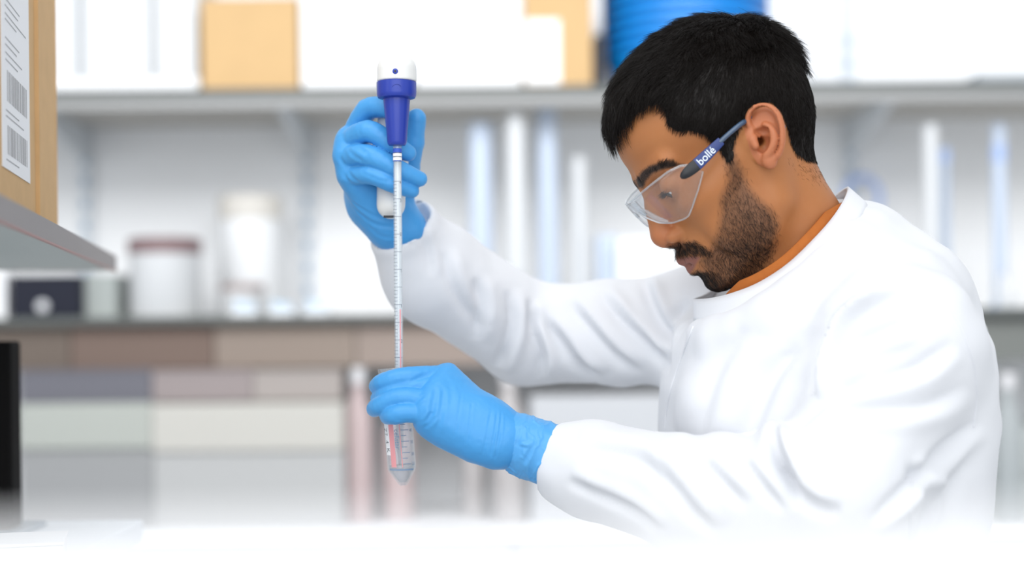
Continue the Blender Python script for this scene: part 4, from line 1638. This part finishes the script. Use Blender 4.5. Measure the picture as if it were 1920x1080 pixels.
for k_, (pts, rr) in fing.items():
    g = Field(f.lo, f.lo + (f.n - 1) * f.h, f.h)
    chain(g, catmull(pts, 5), np.interp(np.linspace(0, 3, 16), range(4), rr), 0, 0.3)
    d, q, k = f.d, g.d, 0.6
    h = np.clip(0.5 + 0.5 * (q - d) / k, 0, 1)
    f.d = (q * (1 - h) + d * h - k * h * (1 - h)).astype(np.float32)
g = Field(f.lo, f.lo + (f.n - 1) * f.h, f.h)
chain(g, [M(748, 385, 82), M(768, 318, 66), M(776, 268, 54), M(781, 222, 46)], [14, 10, 9.8, 9.4], 0, 3)
d, q, k = f.d, g.d, 4
h = np.clip(0.5 + 0.5 * (q - d) / k, 0, 1)
f.d = (q * (1 - h) + d * h - k * h * (1 - h)).astype(np.float32)
f.add(rc(M(734, 410, 84), M(758, 444, 106), 25, 23), 8)
V, Q = f.mesh()
V = relax(V, Q, 2, 0.4)
N = normals(V, Q)
L = []
for pl, w, dep in (([(640, 248), (652, 282), (682, 306)], 2.2, 0.7), ([(634, 292), (650, 322), (672, 344)], 2.2, 0.7), ([(640, 318), (655, 345), (680, 355)], 2.2, 0.6),
                   ([(662, 245), (668, 270), (690, 290)], 2.2, 0.6), ([(660, 390), (700, 420), (745, 425)], 2.2, 0.8), ([(652, 376), (690, 400), (720, 412)], 2.0, 0.7),
                   ([(676, 322), (705, 336), (735, 342)], 1.6, 0.3), ([(676, 404), (705, 440), (740, 446)], 2.2, 0.5)):
    pp = [near(*p_) for p_ in pl]
    L.append((catmull(pp, 4), w, dep))
V = creases(V, N, L)
V = V + N * (0.25 * vnoise(V / 8.0, 61) + 0.12 * vnoise(V / 3.0, 62))[:, None]
gr = link('glove', mesh_np('glove', V / 1000, Q), glove_m, person, smooth=True)
tag(gr, label='blue nitrile glove of the raised hand')
# ------------------------------------------------------------------ lab coat
cloth = bpy.data.materials.new('white_cotton')
cloth.use_nodes = True
_nt = cloth.node_tree
_b = _nt.nodes['Principled BSDF']
_b.inputs['Base Color'].default_value = (0.77, 0.783, 0.815, 1)
_b.inputs['Roughness'].default_value = 0.85
_b.inputs['Specular IOR Level'].default_value = 0.2
_b.inputs['Sheen Weight'].default_value = 0.08
_tc = _nt.nodes.new('ShaderNodeTexCoord')
_n = _nt.nodes.new('ShaderNodeTexNoise')
_n.inputs['Scale'].default_value = 34
_n.inputs['Detail'].default_value = 4
_nt.links.new(_tc.outputs['Object'], _n.inputs['Vector'])
_bp = _nt.nodes.new('ShaderNodeBump')
_bp.inputs['Strength'].default_value = 0.14
_bp.inputs['Distance'].default_value = 0.004
_nt.links.new(_n.outputs['Fac'], _bp.inputs['Height'])
_nt.links.new(_bp.outputs['Normal'], _b.inputs['Normal'])

TY = math.radians(28)
FACE = np.array([-math.cos(TY), -math.sin(TY), 0])      # where the chest faces
SIDE = np.array([math.sin(TY), -math.cos(TY), 0])       # towards the left shoulder

f = Field(M(560, 1420, -290), M(1760, 330, 330), 3.2)
A = f.add
RT = np.stack([SIDE, FACE, np.array([0, 0, 1.0])])


def slab(px, py, y, a, b, c):
    return ell(M(px, py, y), (a, b, c), RT)


# trunk: stacked cross-sections (row, centre column, half width in px)
_tr = [(575, 1555, 190), (610, 1545, 250), (650, 1538, 272), (720, 1534, 284), (800, 1532, 284), (950, 1526, 276), (1080, 1522, 268), (1250, 1522, 276), (1430, 1522, 290)]
_tz = np.array([M(c, r, 25)[2] for r, c, w in _tr])[::-1]
_tx = np.array([M(c, r, 25)[0] for r, c, w in _tr])[::-1]
_tb = np.array([w * 0.509 / 1.144 for r, c, w in _tr])[::-1]


def _trunk(X, Y, Z):
    z = Z[0, 0, :]
    cx = np.interp(z, _tz, _tx)[None, None, :]
    b = np.interp(z, _tz, _tb)[None, None, :]
    u = ((X - cx) * SIDE[0] + (Y - 25) * SIDE[1]) / (1.55 * b)
    v = ((X - cx) * FACE[0] + (Y - 25) * FACE[1]) / b
    k0 = np.sqrt(u ** 2 + v ** 2)
    return np.maximum((k0 - 1) * b, Z - _tz[-1])


A((f.lo, f.lo + (f.n - 1) * f.h, _trunk), 0)
# shoulders and upper back
A(rc(M(1545, 570, -30), M(1685, 640, -115), 55, 64), 26)
A(rc(M(1480, 590, 60), M(1325, 602, 162), 52, 60), 30)
A(rc(M(1590, 520, 40), M(1672, 620, 20), 72, 84), 22)
A(rc(M(1500, 560, 45), M(1590, 520, 40), 58, 70), 20)
A(rc(M(1425, 705, -8), M(1400, 770, -15), 56, 64), 24)
A(rc(M(1540, 620, -40), M(1440, 690, -25), 56, 48), 24)
# roll of cloth the collar stands on
_cl = [(1318, 625, 8), (1352, 628, -22), (1400, 616, -48), (1450, 592, -68), (1504, 554, -80), (1555, 506, -78), (1598, 466, -56), (1632, 442, -18), (1634, 440, 22), (1604, 455, 62)]
_cl = [M(*q) for q in _cl]
for i_ in range(len(_cl) - 1):
    A(rc(_cl[i_], _cl[i_ + 1], 15.5, 15.5), 20)
A(rc(M(1602, 500, -28), M(1680, 565, -55), 40, 56), 26)
A(rc(M(1618, 482, 10), M(1680, 550, 0), 40, 60), 26)
# near sleeve
sh, el, wrn = M(1694, 655, -118), M(1588, 918, -160), M(1068, 872, -32)
A(rc(sh, el, 66, 60), 20)
A(rc(el, M(1300, 930, -110), 60, 51), 12)
A(rc(M(1300, 930, -110), M(1105, 880, -42), 51, 44), 12)
A(rc(M(1105, 880, -42), M(1060, 866, -33), 44, 36), 12)
# far sleeve
sr, er, wf = M(1325, 612, 165), M(985, 626, 212), M(764, 438, 103)
A(rc(sr, M(1150, 622, 192), 60, 55), 22)
A(rc(M(1150, 622, 192), er, 55, 53), 12)
A(rc(er, M(814, 512, 140), 54, 52), 14)
A(rc(M(814, 512, 140), wf, 52, 37.5), 14)
# openings: neck, both cuffs
f.cut(rc(M(1390, 330, 4), M(1482, 452, 6), 62, 61), 6)
f.cut(rc(M(1482, 452, 6), M(1505, 490, 8), 61, 50), 6)
dcf = (M(1060, 866, -33) - M(1105, 880, -42))
dcf /= np.linalg.norm(dcf)
f.cut(rc(M(1060, 866, -33) + dcf * 8, M(1060, 866, -33) + dcf * 70, 28, 46), 3)
dcf2 = (wf - M(814, 512, 140))
dcf2 /= np.linalg.norm(dcf2)
f.cut(rc(wf + dcf2 * 27, wf + dcf2 * 90, 35, 50), 3)
V, Q = f.mesh()
V = relax(V, Q, 3, 0.5)
N = normals(V, Q)
PXV = proj(V / 1000.0)
front = (N[:, 1] < 0.25)
dep_mm = V[:, 1]


def folds(V, N, PXV, lines):
    """cloth folds: valley lines with a soft ridge beside them, given as photo-traced lines on the camera side
       (points, width px, depth mm, depth range mm)"""
    off = np.zeros(len(V))
    for pts, w, dep, (y0, y1) in lines:
        c = catmull(pts, 5)
        lo, hi = c.min(0) - 5 * w, c.max(0) + 5 * w
        sel = np.where((PXV > lo).all(1) & (PXV < hi).all(1) & front & (V[:, 1] > y0) & (V[:, 1] < y1))[0]
        if not len(sel):
            continue
        p = PXV[sel]
        d = np.full(len(p), 1e9)
        tt = np.zeros(len(p))
        sd = np.zeros(len(p))
        n = len(c) - 1
        for i in range(n):
            a, b = c[i], c[i + 1]
            ba = b - a
            t = np.clip(((p - a) @ ba) / max(ba @ ba, 1e-9), 0, 1)
            q = p - a - t[:, None] * ba
            dd = np.linalg.norm(q, axis=1)
            k = dd < d
            d[k] = dd[k]
            tt[k] = (i + t[k]) / n
            sd[k] = np.sign(ba[0] * q[k, 1] - ba[1] * q[k, 0])
        fade = np.clip(np.minimum(tt, 1 - tt) * 4, 0, 1)
        x = sd * d / w
        off[sel] -= dep * fade * (np.exp(-x * x) - 0.7 * np.exp(-((x + 2.0) / 1.3) ** 2))
    return V + N * off[:, None]


NR, FR = (-300, 60), (60, 330)
FOLDS = [
    # near shoulder seam shadow and sleeve head
    ([(1700, 520), (1640, 545), (1590, 580), (1562, 625), (1540, 690), (1520, 740)], 7, 26, NR),
    ([(1720, 600), (1660, 620), (1600, 650), (1560, 700)], 13, 7.5, NR),
    ([(1790, 640), (1720, 690), (1620, 720), (1545, 760)], 14, 6.0, NR),
    ([(1820, 720), (1740, 760), (1640, 770), (1530, 770)], 14, 4.5, NR),
    ([(1640, 700), (1560, 740), (1500, 790), (1450, 800)], 11, 5.0, NR),
    ([(1834, 788), (1760, 858), (1690, 925), (1632, 982)], 11, 9.0, NR),
    ([(1446, 800), (1460, 850), (1480, 905), (1500, 950)], 10, 13.5, NR),
    ([(1440, 850), (1475, 880), (1520, 945), (1580, 960)], 13, 9.0, NR),
    ([(1060, 900), (1110, 925), (1180, 955), (1240, 1000)], 10, 6.0, NR),
    ([(1080, 850), (1150, 850), (1210, 870), (1250, 930)], 14, 6.0, NR),
    ([(1230, 860), (1260, 910), (1300, 960), (1340, 1000)], 13, 6.0, NR),
    ([(1310, 862), (1350, 900), (1400, 950)], 12, 6.0, NR),
    ([(1390, 862), (1420, 900), (1470, 960)], 10, 6.0, NR),
    ([(1530, 620), (1460, 690), (1420, 790), (1400, 860)], 18, 6.0, NR),
    ([(1490, 640), (1430, 720), (1380, 850)], 16, 4.5, NR),
    ([(1400, 610), (1340, 700), (1300, 840)], 18, 4.5, NR),
    ([(1700, 870), (1735, 920), (1720, 1000)], 11, 6.0, NR),
    ([(1620, 470), (1560, 520), (1500, 600)], 19, 4.5, NR),
    # far sleeve
    ([(1205, 520), (1225, 580), (1255, 640)], 10, 9.0, FR),
    ([(1120, 545), (1165, 600), (1215, 650), (1245, 690)], 10, 10.5, FR),
    ([(1060, 560), (1100, 610), (1150, 665), (1200, 700)], 10, 9.0, FR),
    ([(1000, 580), (1050, 640), (1090, 690), (1130, 715)], 10, 9.0, FR),
    ([(990, 560), (1000, 620), (1015, 670), (1010, 715)], 9, 10.5, FR),
    ([(950, 545), (960, 600), (945, 660), (930, 690)], 10, 7.5, FR),
    ([(890, 520), (900, 580), (890, 640)], 11, 6.0, FR),
    ([(830, 470), (850, 540), (900, 620)], 11, 4.5, FR),
    ([(1290, 560), (1255, 620), (1250, 700)], 11, 9.0, FR),
    ([(780, 420), (800, 470), (810, 520)], 8, 3.0, FR),
]
V = folds(V, N, PXV, FOLDS)
V = relax(V, Q, 1, 0.5)
# soft general unevenness of the cloth
V = V + N * (1.8 * vnoise(V / 60.0, 71) + 1.2 * vnoise(V / np.array([24, 40, 24.0]), 72))[:, None]
coat = link('lab_coat', mesh_np('lab_coat', V / 1000, Q), cloth, person, smooth=True)
tag(coat, label='white cotton lab coat with stand-up collar')


def ribbon(name, top, bot, th, m, parent, closed=True):
    """cloth band between two loops of points (world, m) with a real thickness"""
    top, bot = np.asarray(top), np.asarray(bot)
    n = len(top)
    rows = 5
    G = np.stack([top + (bot - top) * t for t in np.linspace(0, 1, rows)], 1)
    nxt, prv = np.roll(G, -1, 0), np.roll(G, 1, 0)
    if not closed:
        nxt[-1] = G[-1]
        prv[0] = G[0]
    N = np.cross(nxt - prv, np.gradient(G, axis=1))
    N /= np.linalg.norm(N, axis=2)[..., None]
    V = np.concatenate([(G + N * th / 2).reshape(-1, 3), (G - N * th / 2).reshape(-1, 3)])
    k = n * rows
    F = []
    for i in range(n if closed else n - 1):
        i2 = (i + 1) % n
        for j in range(rows - 1):
            a, b, c, d = i * rows + j, i2 * rows + j, i2 * rows + j + 1, i * rows + j + 1
            F += [(a, b, c, d), (k + d, k + c, k + b, k + a)]
        for j in (0, rows - 1):
            a, b = i * rows + j, i2 * rows + j
            F.append((a, k + a, k + b, b) if j == 0 else (b, k + b, k + a, a))
    if not closed:
        for j in range(rows - 1):
            for i in (0, n - 1):
                a, b = i * rows + j, i * rows + j + 1
                F.append((b, k + b, k + a, a) if i == 0 else (a, k + a, k + b, b))
    return link(name, mesh_np(name, V, np.array(F)), m, parent, smooth=True)


# stand-up collar: a loop of traced points (pixel, pixel, depth m) for its upper edge and its lower edge
ctop = [(1302, 560, 0.030), (1330, 560, -0.004), (1372, 551, -0.034), (1424, 531, -0.056), (1478, 496, -0.068), (1526, 450, -0.066), (1562, 408, -0.050),
        (1585, 368, -0.020), (1588, 352, 0.016), (1565, 368, 0.055), (1515, 410, 0.085), (1440, 470, 0.098), (1372, 520, 0.085), (1322, 552, 0.058)]
cbot = [(1304, 602, 0.022), (1335, 606, -0.020), (1380, 598, -0.052), (1436, 578, -0.078), (1496, 538, -0.092), (1550, 488, -0.090), (1592, 440, -0.070),
        (1622, 398, -0.026), (1624, 384, 0.020), (1600, 402, 0.066), (1540, 450, 0.105), (1450, 512, 0.118), (1370, 562, 0.100), (1318, 594, 0.060)]
CT = catmull([P(*q) for q in ctop], 5, True)
CB = catmull([P(*q) for q in cbot], 5, True)
collar_o = ribbon('collar', CT, CB, 0.0032, cloth, coat)
# front placket edge below the collar
pa = catmull([P(1304, 598, 0.018), P(1286, 660, 0.0), P(1262, 740, -0.03), P(1246, 830, -0.05), P(1240, 930, -0.06)], 6)
# orange shirt inside the collar
shirt_m = mat('orange_shirt', (0.42, 0.115, 0.012, 1), rough=0.8, noise=0.12, nscale=120, bump=0.15, bscale=300)
cen = CT.mean(0)
ST = np.array([cen + (q - cen) * 0.955 for q in CT])
ndir = P(1400, 330, 0.004) - P(1478, 442, 0.006)
ndir /= np.linalg.norm(ndir)
lift = np.array([0.5 + 0.5 * math.cos(2 * math.pi * (i / len(CT)) - 2 * math.pi * 0.30) for i in range(len(CT))])
ST = ST + ndir * (-0.016 + 0.0245 * np.clip((lift - 0.45) / 0.4, 0, 1))[:, None]
SB = np.array([cen + (q - cen) * 0.93 for q in CT]) - ndir * 0.03
shirt = ribbon('shirt_collar', ST, SB, 0.003, shirt_m, person)
tag(shirt, label='rust orange shirt neckband')
# seams
from mathutils.bvhtree import BVHTree
_bv = BVHTree.FromPolygons([tuple(v) for v in (V / 1000)], [tuple(int(i) for i in q) for q in Q])


def on_coat(px, py, off=0.0004):
    d = Vector(P(px, py, 0.0) - CAM).normalized()
    h = _bv.ray_cast(Vector(CAM), d)
    if h[0] is None:
        return None
    return np.array(h[0]) - np.array(d) * off


for nm, pts in (('armhole_seam', [(1775, 570), (1800, 610), (1826, 680), (1832, 740), (1826, 800)]), ('placket_edge', [(1300, 612), (1282, 660), (1262, 715), (1250, 770), (1246, 830)]),
                ('side_seam', [(1712, 905), (1708, 950), (1706, 1010)])):
    q = [on_coat(*p_) for p_ in catmull(pts, 6)]
    q = [x for x in q if x is not None]
    for i_ in range(1, len(q)):
        if np.linalg.norm(q[i_] - q[i_ - 1]) > 0.03:
            q = q[:i_]
            break
    if len(q) > 3:
        MB().tube(q, 0.0011, 6).build(nm, cloth, coat, True)
# below the bench: trousers and shoes
trou = mat('dark_trousers', srgb(52, 56, 66), rough=0.8)
shoe_m = mat('dark_shoes', srgb(28, 28, 30), rough=0.5)
hipc = M(1530, 1400, 20) / 1000
for s in (1, -1):
    h0 = hipc + SIDE * 0.09 * s
    foot = np.array([h0[0] + 0.01, h0[1], 0.07])
    knee = (h0 + foot) / 2 + FACE * 0.02
    MB().tube([h0 + np.array([0, 0, 0.08]), h0, knee, foot], [0.10, 0.10, 0.075, 0.06], 16).build('trouser_leg', trou, person, True)
    MB().tube([foot - FACE * 0.07 - np.array([0, 0, 0.025]), foot - np.array([0, 0, 0.02]), foot + FACE * 0.10 - np.array([0, 0, 0.033]), foot + FACE * 0.19 - np.array([0, 0, 0.045])],
              [0.035, 0.05, 0.037, 0.02], 14).build('shoe', shoe_m, person, True)
# ------------------------------------------------------------------ pipette controller, pipette and tube
def rings(axis_pts):
    return axis_pts


ctrl = empty('pipette_controller', P(745, 272, 0.0))
tag(ctrl, 'white and blue motorised pipette controller held in the raised gloved hand', 'pipette controller')
white_pl = mat('white_plastic', (0.80, 0.80, 0.78, 1), rough=0.35)
grey_pl = mat('grey_plastic', (0.62, 0.62, 0.60, 1), rough=0.4)
blue_pl = mat('blue_plastic', (0.018, 0.045, 0.36, 1), rough=0.33, noise=0.05, nscale=60)
dark_pl = mat('dark_plastic', srgb(40, 42, 46), rough=0.5)

dn = (P(748, 685, 0.0) - P(745, 270, 0.0))
dn /= np.linalg.norm(dn)
top = P(743.5, 155, 0.0)
s_ = 0.5 / 1000


def lath(prof_px, name, m, parent, y0=155, seg=40):
    """profile in photo pixels: (radius, row)"""
    return MB().lathe([(r * s_, (py - y0) * s_) for r, py in prof_px], top, dn, seg).build(name, m, parent, True)


# head housing: capped drum that runs back into the handle
f = Field(M(690, 420, -24), M(800, 95, 78), 1.1)
T0 = top * 1000
d3 = dn
_dr = M(744, 134, 0)


def _drum(X, Y, Z):
    r = np.sqrt((X - _dr[0]) ** 2 + (Y - _dr[1]) ** 2)
    q = np.maximum(r - 14.5, 0)
    z = np.maximum(Z - (_dr[2] + 3.0), 0)
    return np.maximum(np.sqrt(q ** 2 + (np.maximum(z, 0) * 0.42) ** 2) - 4.0 + np.maximum(r - 6, 0) * z * 0.012, (_dr[2] - 16) - Z)


f.add((_dr - 22, _dr + 22, _drum), 0)
f.add(rc(M(742, 140, 8), M(737, 158, 46), 13.5, 14), 4)
f.add(rc(M(738, 158, 46), M(735, 300, 48), 15.5, 14), 8)
f.add(rc(M(735, 300, 48), M(733, 384, 42), 14.2, 13.8), 8)
# flat face where the blue collar sits
X, Y, Z = np.meshgrid(f.ax[0], f.ax[1], f.ax[2], indexing='ij')
cut = (T0[2] + 1.0) - Z
box = np.maximum(np.maximum(np.abs(X - T0[0]) - 21, np.abs(Y - T0[1] + 4) - 24), np.maximum(cut * 1.0, -40 - cut))
box = np.maximum.reduce([np.abs(X - T0[0]) - 22, Y - (T0[1] + 21), Z - (T0[2] + 0.5), (T0[2] - 40) - Z])
f.d = np.maximum(f.d, -box).astype(np.float32)
V, Q = f.mesh()
V = relax(V, Q, 2, 0.4)
hs_ = link('housing', mesh_np('housing', V / 1000, Q), white_pl, ctrl, smooth=True)
tag(hs_, label='white plastic housing and handle')
ring_c = P(744, 140, 0.0) + np.array([0, -0.0183, 0])
MB().lathe([(0.0026, -0.0012), (0.0026, 0.0004), (0.0018, 0.0008)], ring_c, (0, -1, 0), 20).build('screw_cap', blue_pl, hs_, True)
MB().lathe([(0.0010, 0.0), (0.0010, 0.0012)], ring_c, (0, -1, 0), 12).build('screw_hole', dark_pl, hs_, True)
MB().box((T0[0] / 1000 + 0.0001, T0[1] / 1000 - 0.01845, T0[2] / 1000 + 0.002), (T0[0] / 1000 + 0.0005, T0[1] / 1000 - 0.0170, T0[2] / 1000 + 0.0125)).build('seam', grey_pl, hs_)
sl = P(732, 406, 0.027)
MB().box(sl + np.array([-0.0065, -0.0015, -0.0012]), sl + np.array([0.0045, 0.002, 0.0010]), 0.0004).build('charge_slot', dark_pl, hs_)
collar = lath([(34, 153), (37.2, 155), (37.2, 176), (36.4, 181), (34.5, 184), (26, 186)], 'collar', blue_pl, ctrl)
arc = [P(744 + 8 * math.cos(a), 163 - 5 * math.sin(a), -0.0187) for a in np.linspace(0.1, math.pi - 0.1, 9)]
MB().tube(arc, 0.00016, 5).build('moulded_mark', mat('blue_dark', (0.014, 0.036, 0.30, 1), rough=0.4), collar, True)
lath([(24, 181), (25.5, 184), (25.0, 190), (18.2, 266), (17.4, 270), (15.5, 272.5), (9, 272.8)], 'nose_cone', blue_pl, ctrl)

pip = empty('serological_pipette', P(745, 275, 0.0))
tag(pip, 'slim clear graduated pipette running from the controller into the tube', 'pipette')
pglass = clear_mat('pipette_clear', (0.97, 0.985, 0.99, 1), 1.5, 0.04, body=0.10, body_col=(0.95, 0.97, 1, 1))
p0 = P(745, 272, 0.0)
p1 = P(749.5, 872, 0.0)
px_dir = (p1 - p0) / np.linalg.norm(p1 - p0)
plen = np.linalg.norm(p1 - p0)


def on_pip(py):
    return p0 + px_dir * ((py - 272) / (872 - 272) * plen)


rp = 0.0041
prof = [(0.0040, 0.0), (rp, 0.002), (rp, plen - 0.022), (0.0014, plen - 0.001), (0.0011, plen)]
inner = [(0.0006, plen), (0.0009, plen - 0.001), (rp - 0.0009, plen - 0.022), (rp - 0.0009, 0.002)]
MB().lathe(prof + inner, p0, px_dir, 24, cap=False).build('barrel', pglass, pip, True)
blue_ink = mat('ink_blue', (0.03, 0.10, 0.55, 1), rough=0.5)
white_ink = mat('ink_white', (0.85, 0.86, 0.88, 1), rough=0.5)
ink = mat('ink_grey', srgb(120, 128, 140), rough=0.6)
pink = mat('liquid_line', (0.80, 0.36, 0.38, 1), rough=0.5)


def band(y0, y1, m, r=rp + 0.0001):
    a = on_pip(y0)
    h = np.linalg.norm(on_pip(y1) - a)
    return MB().lathe([(r, 0), (r, h)], a, px_dir, 24, cap=False).build('colour_band', m, pip, True)


band(279, 286.5, blue_ink)
band(288, 293.5, white_ink)
band(295.5, 301, white_ink)
band(301.5, 302.6, blue_ink)
# printed white stripe down the back and graduations on the camera side
def arc_mark(py, a0, a1, h, m, name, parent, r=rp + 0.00015):
    c = on_pip(py)
    pts0, pts1 = [], []
    for a in np.linspace(a0, a1, 8):
        o = np.array([math.sin(a), -math.cos(a), 0]) * r
        pts0.append(c + o)
        pts1.append(c + o + px_dir * h)
    V = np.array(pts0 + pts1)
    F = [(i, i + 1, 8 + i + 1, 8 + i) for i in range(7)]
    return link(name, mesh_np(name, V, np.array(F)), m, parent)


stripe = arc_mark(303, 2.2, 4.08, plen * (690 - 303) / 600, mat('stripe_white', (0.86, 0.87, 0.9, 1), rough=0.5), 'white_stripe', pip, rp - 0.0002)
py = 340.0
i = 0
while py < 684:
    long_ = (i % 5 == 0)
    arc_mark(py, -1.35, 0.9 if long_ else -0.15, 0.00045 if long_ else 0.00035, ink, 'graduation', pip)
    py += 6.6
    i += 1
arc_mark(580, 0.30, 0.62, plen * (690 - 580) / 600, pink, 'red_line', pip)


def text_mesh(body, size, offset=0.0):
    cu = bpy.data.curves.new('text', 'FONT')
    cu.body = body
    cu.size = size
    cu.offset = offset
    cu.align_x = 'CENTER'
    cu.align_y = 'CENTER'
    cu.resolution_u = 3
    tmp = bpy.data.objects.new('tmp_text', cu)
    col.objects.link(tmp)
    dg = bpy.context.evaluated_depsgraph_get()
    me = bpy.data.meshes.new_from_object(tmp.evaluated_get(dg))
    bpy.data.objects.remove(tmp)
    return me


def wrap_text(body, size, centre, axis, r, ang, m, name, parent, rot=0.0, offset=0.0):
    """print text on a cylinder of radius r round `axis` through `centre`; ang: angle from the camera side"""
    me = text_mesh(body, size, offset)
    ax = -axis / np.linalg.norm(axis)
    for v in me.vertices:
        x, y = v.co.x, v.co.y
        x, y = x * math.cos(rot) - y * math.sin(rot), x * math.sin(rot) + y * math.cos(rot)
        a = ang + x / r
        q = centre + ax * y + np.array([math.sin(a), -math.cos(a), 0]) * r
        v.co = Vector(q)
    return link(name, me, m, parent)


for k_, (yy, tx) in enumerate(((343, '4'), (377, '3'), (440, '2'), (508, '1'), (574, '1'), (640, '2'))):
    wrap_text(tx, 0.0046, on_pip(yy), px_dir, rp + 0.0002, 0.75, ink, 'number', pip)

# ---- centrifuge tube
tube = empty('centrifuge_tube', P(757, 908, 0.0))
tag(tube, 'clear conical centrifuge tube with a pink striped label in the near gloved hand', 'tube')
t_top, t_bot = P(738, 690, 0.004), P(756.5, 910, 0.002)
tdir = (t_bot - t_top) / np.linalg.norm(t_bot - t_top)
tl = np.linalg.norm(t_bot - t_top)
rt = 0.0137
clear_t = clear_mat('tube_clear', (0.955, 0.975, 0.985, 1), 1.45, 0.05, body=0.06, body_col=(0.93, 0.96, 1, 1))
prof = [(rt + 0.0012, 0.0), (rt + 0.0012, 0.004), (rt, 0.0045), (rt - 0.0003, tl - 0.0155), (0.0045, tl - 0.0015), (0.0030, tl)]
inn = [(0.0020, tl - 0.0015), (0.0036, tl - 0.003), (rt - 0.0014, tl - 0.0160), (rt - 0.0011, 0.0)]
wall = MB().lathe(prof + inn, t_top, tdir, 40, cap=False).build('tube_wall', clear_t, tube, True)
liq = clear_mat('tube_liquid', (0.93, 0.955, 0.965, 1), 1.5, 0.04, body=0.10, body_col=(0.9, 0.95, 0.97, 1))
lprof = [(0.0, tl - 0.0195), (rt - 0.0018, tl - 0.0195), (rt - 0.0018, tl - 0.0163), (0.0034, tl - 0.0036), (0.0, tl - 0.0025)]
MB().lathe(lprof, t_top, tdir, 36, cap=False).build('clear_liquid', liq, tube, True)
lblw = mat('label_white', (0.84, 0.84, 0.86, 1), rough=0.6)
lblp = mat('label_pink', (0.80, 0.34, 0.36, 1), rough=0.6)
tick = mat('tick_blue', srgb(128, 150, 176), rough=0.6)


def on_tube(py):
    return t_top + tdir * ((py - 690) / 220.0 * tl)


def tube_patch(y0, y1, a0, a1, m, name, r=rt + 0.0002):
    c0, c1 = on_tube(y0), on_tube(y1)
    n = 10
    V, F = [], []
    for c in (c0, c1):
        for a in np.linspace(a0, a1, n):
            V.append(c + np.array([math.sin(a), -math.cos(a), 0]) * r)
    F = [(i, i + 1, n + i + 1, n + i) for i in range(n - 1)]
    return link(name, mesh_np(name, np.array(V), np.array(F)), m, tube)


tube_patch(700, 852, -1.15, -0.62, lblw, 'label')
tube_patch(700, 874, -0.66, -0.28, lblp, 'label_stripe', rt + 0.0003)
tube_patch(700, 874, 0.10, 0.16, lblp, 'label_stripe', rt + 0.0003)
for i, yy in enumerate(np.arange(720, 874, 10.5)):
    tube_patch(yy, yy + 1.3, 0.18, 0.75 if i % 2 == 0 else 0.55, tick, 'graduation')
tube_patch(877, 880, -0.9, 0.95, tick, 'graduation')
dark_ink = mat('pen_ink', srgb(60, 66, 78), rough=0.6)
wrap_text('Z7  4  K', 0.0068, on_tube(824), tdir, rt + 0.0004, -0.95, dark_ink, 'handwriting', tube, rot=-math.pi / 2 + 0.12, offset=-0.0001)
wrap_text('cellstar', 0.0066, on_tube(822), tdir, rt + 0.0004, -0.10, tick, 'printed_text', tube, rot=-math.pi / 2)
for i, (yy, tx) in enumerate(((806, '40'), (828, '35'), (850, '30'), (868, '25'))):
    wrap_text(tx, 0.0042, on_tube(yy), tdir, rt + 0.0004, 0.98, tick, 'number', tube)
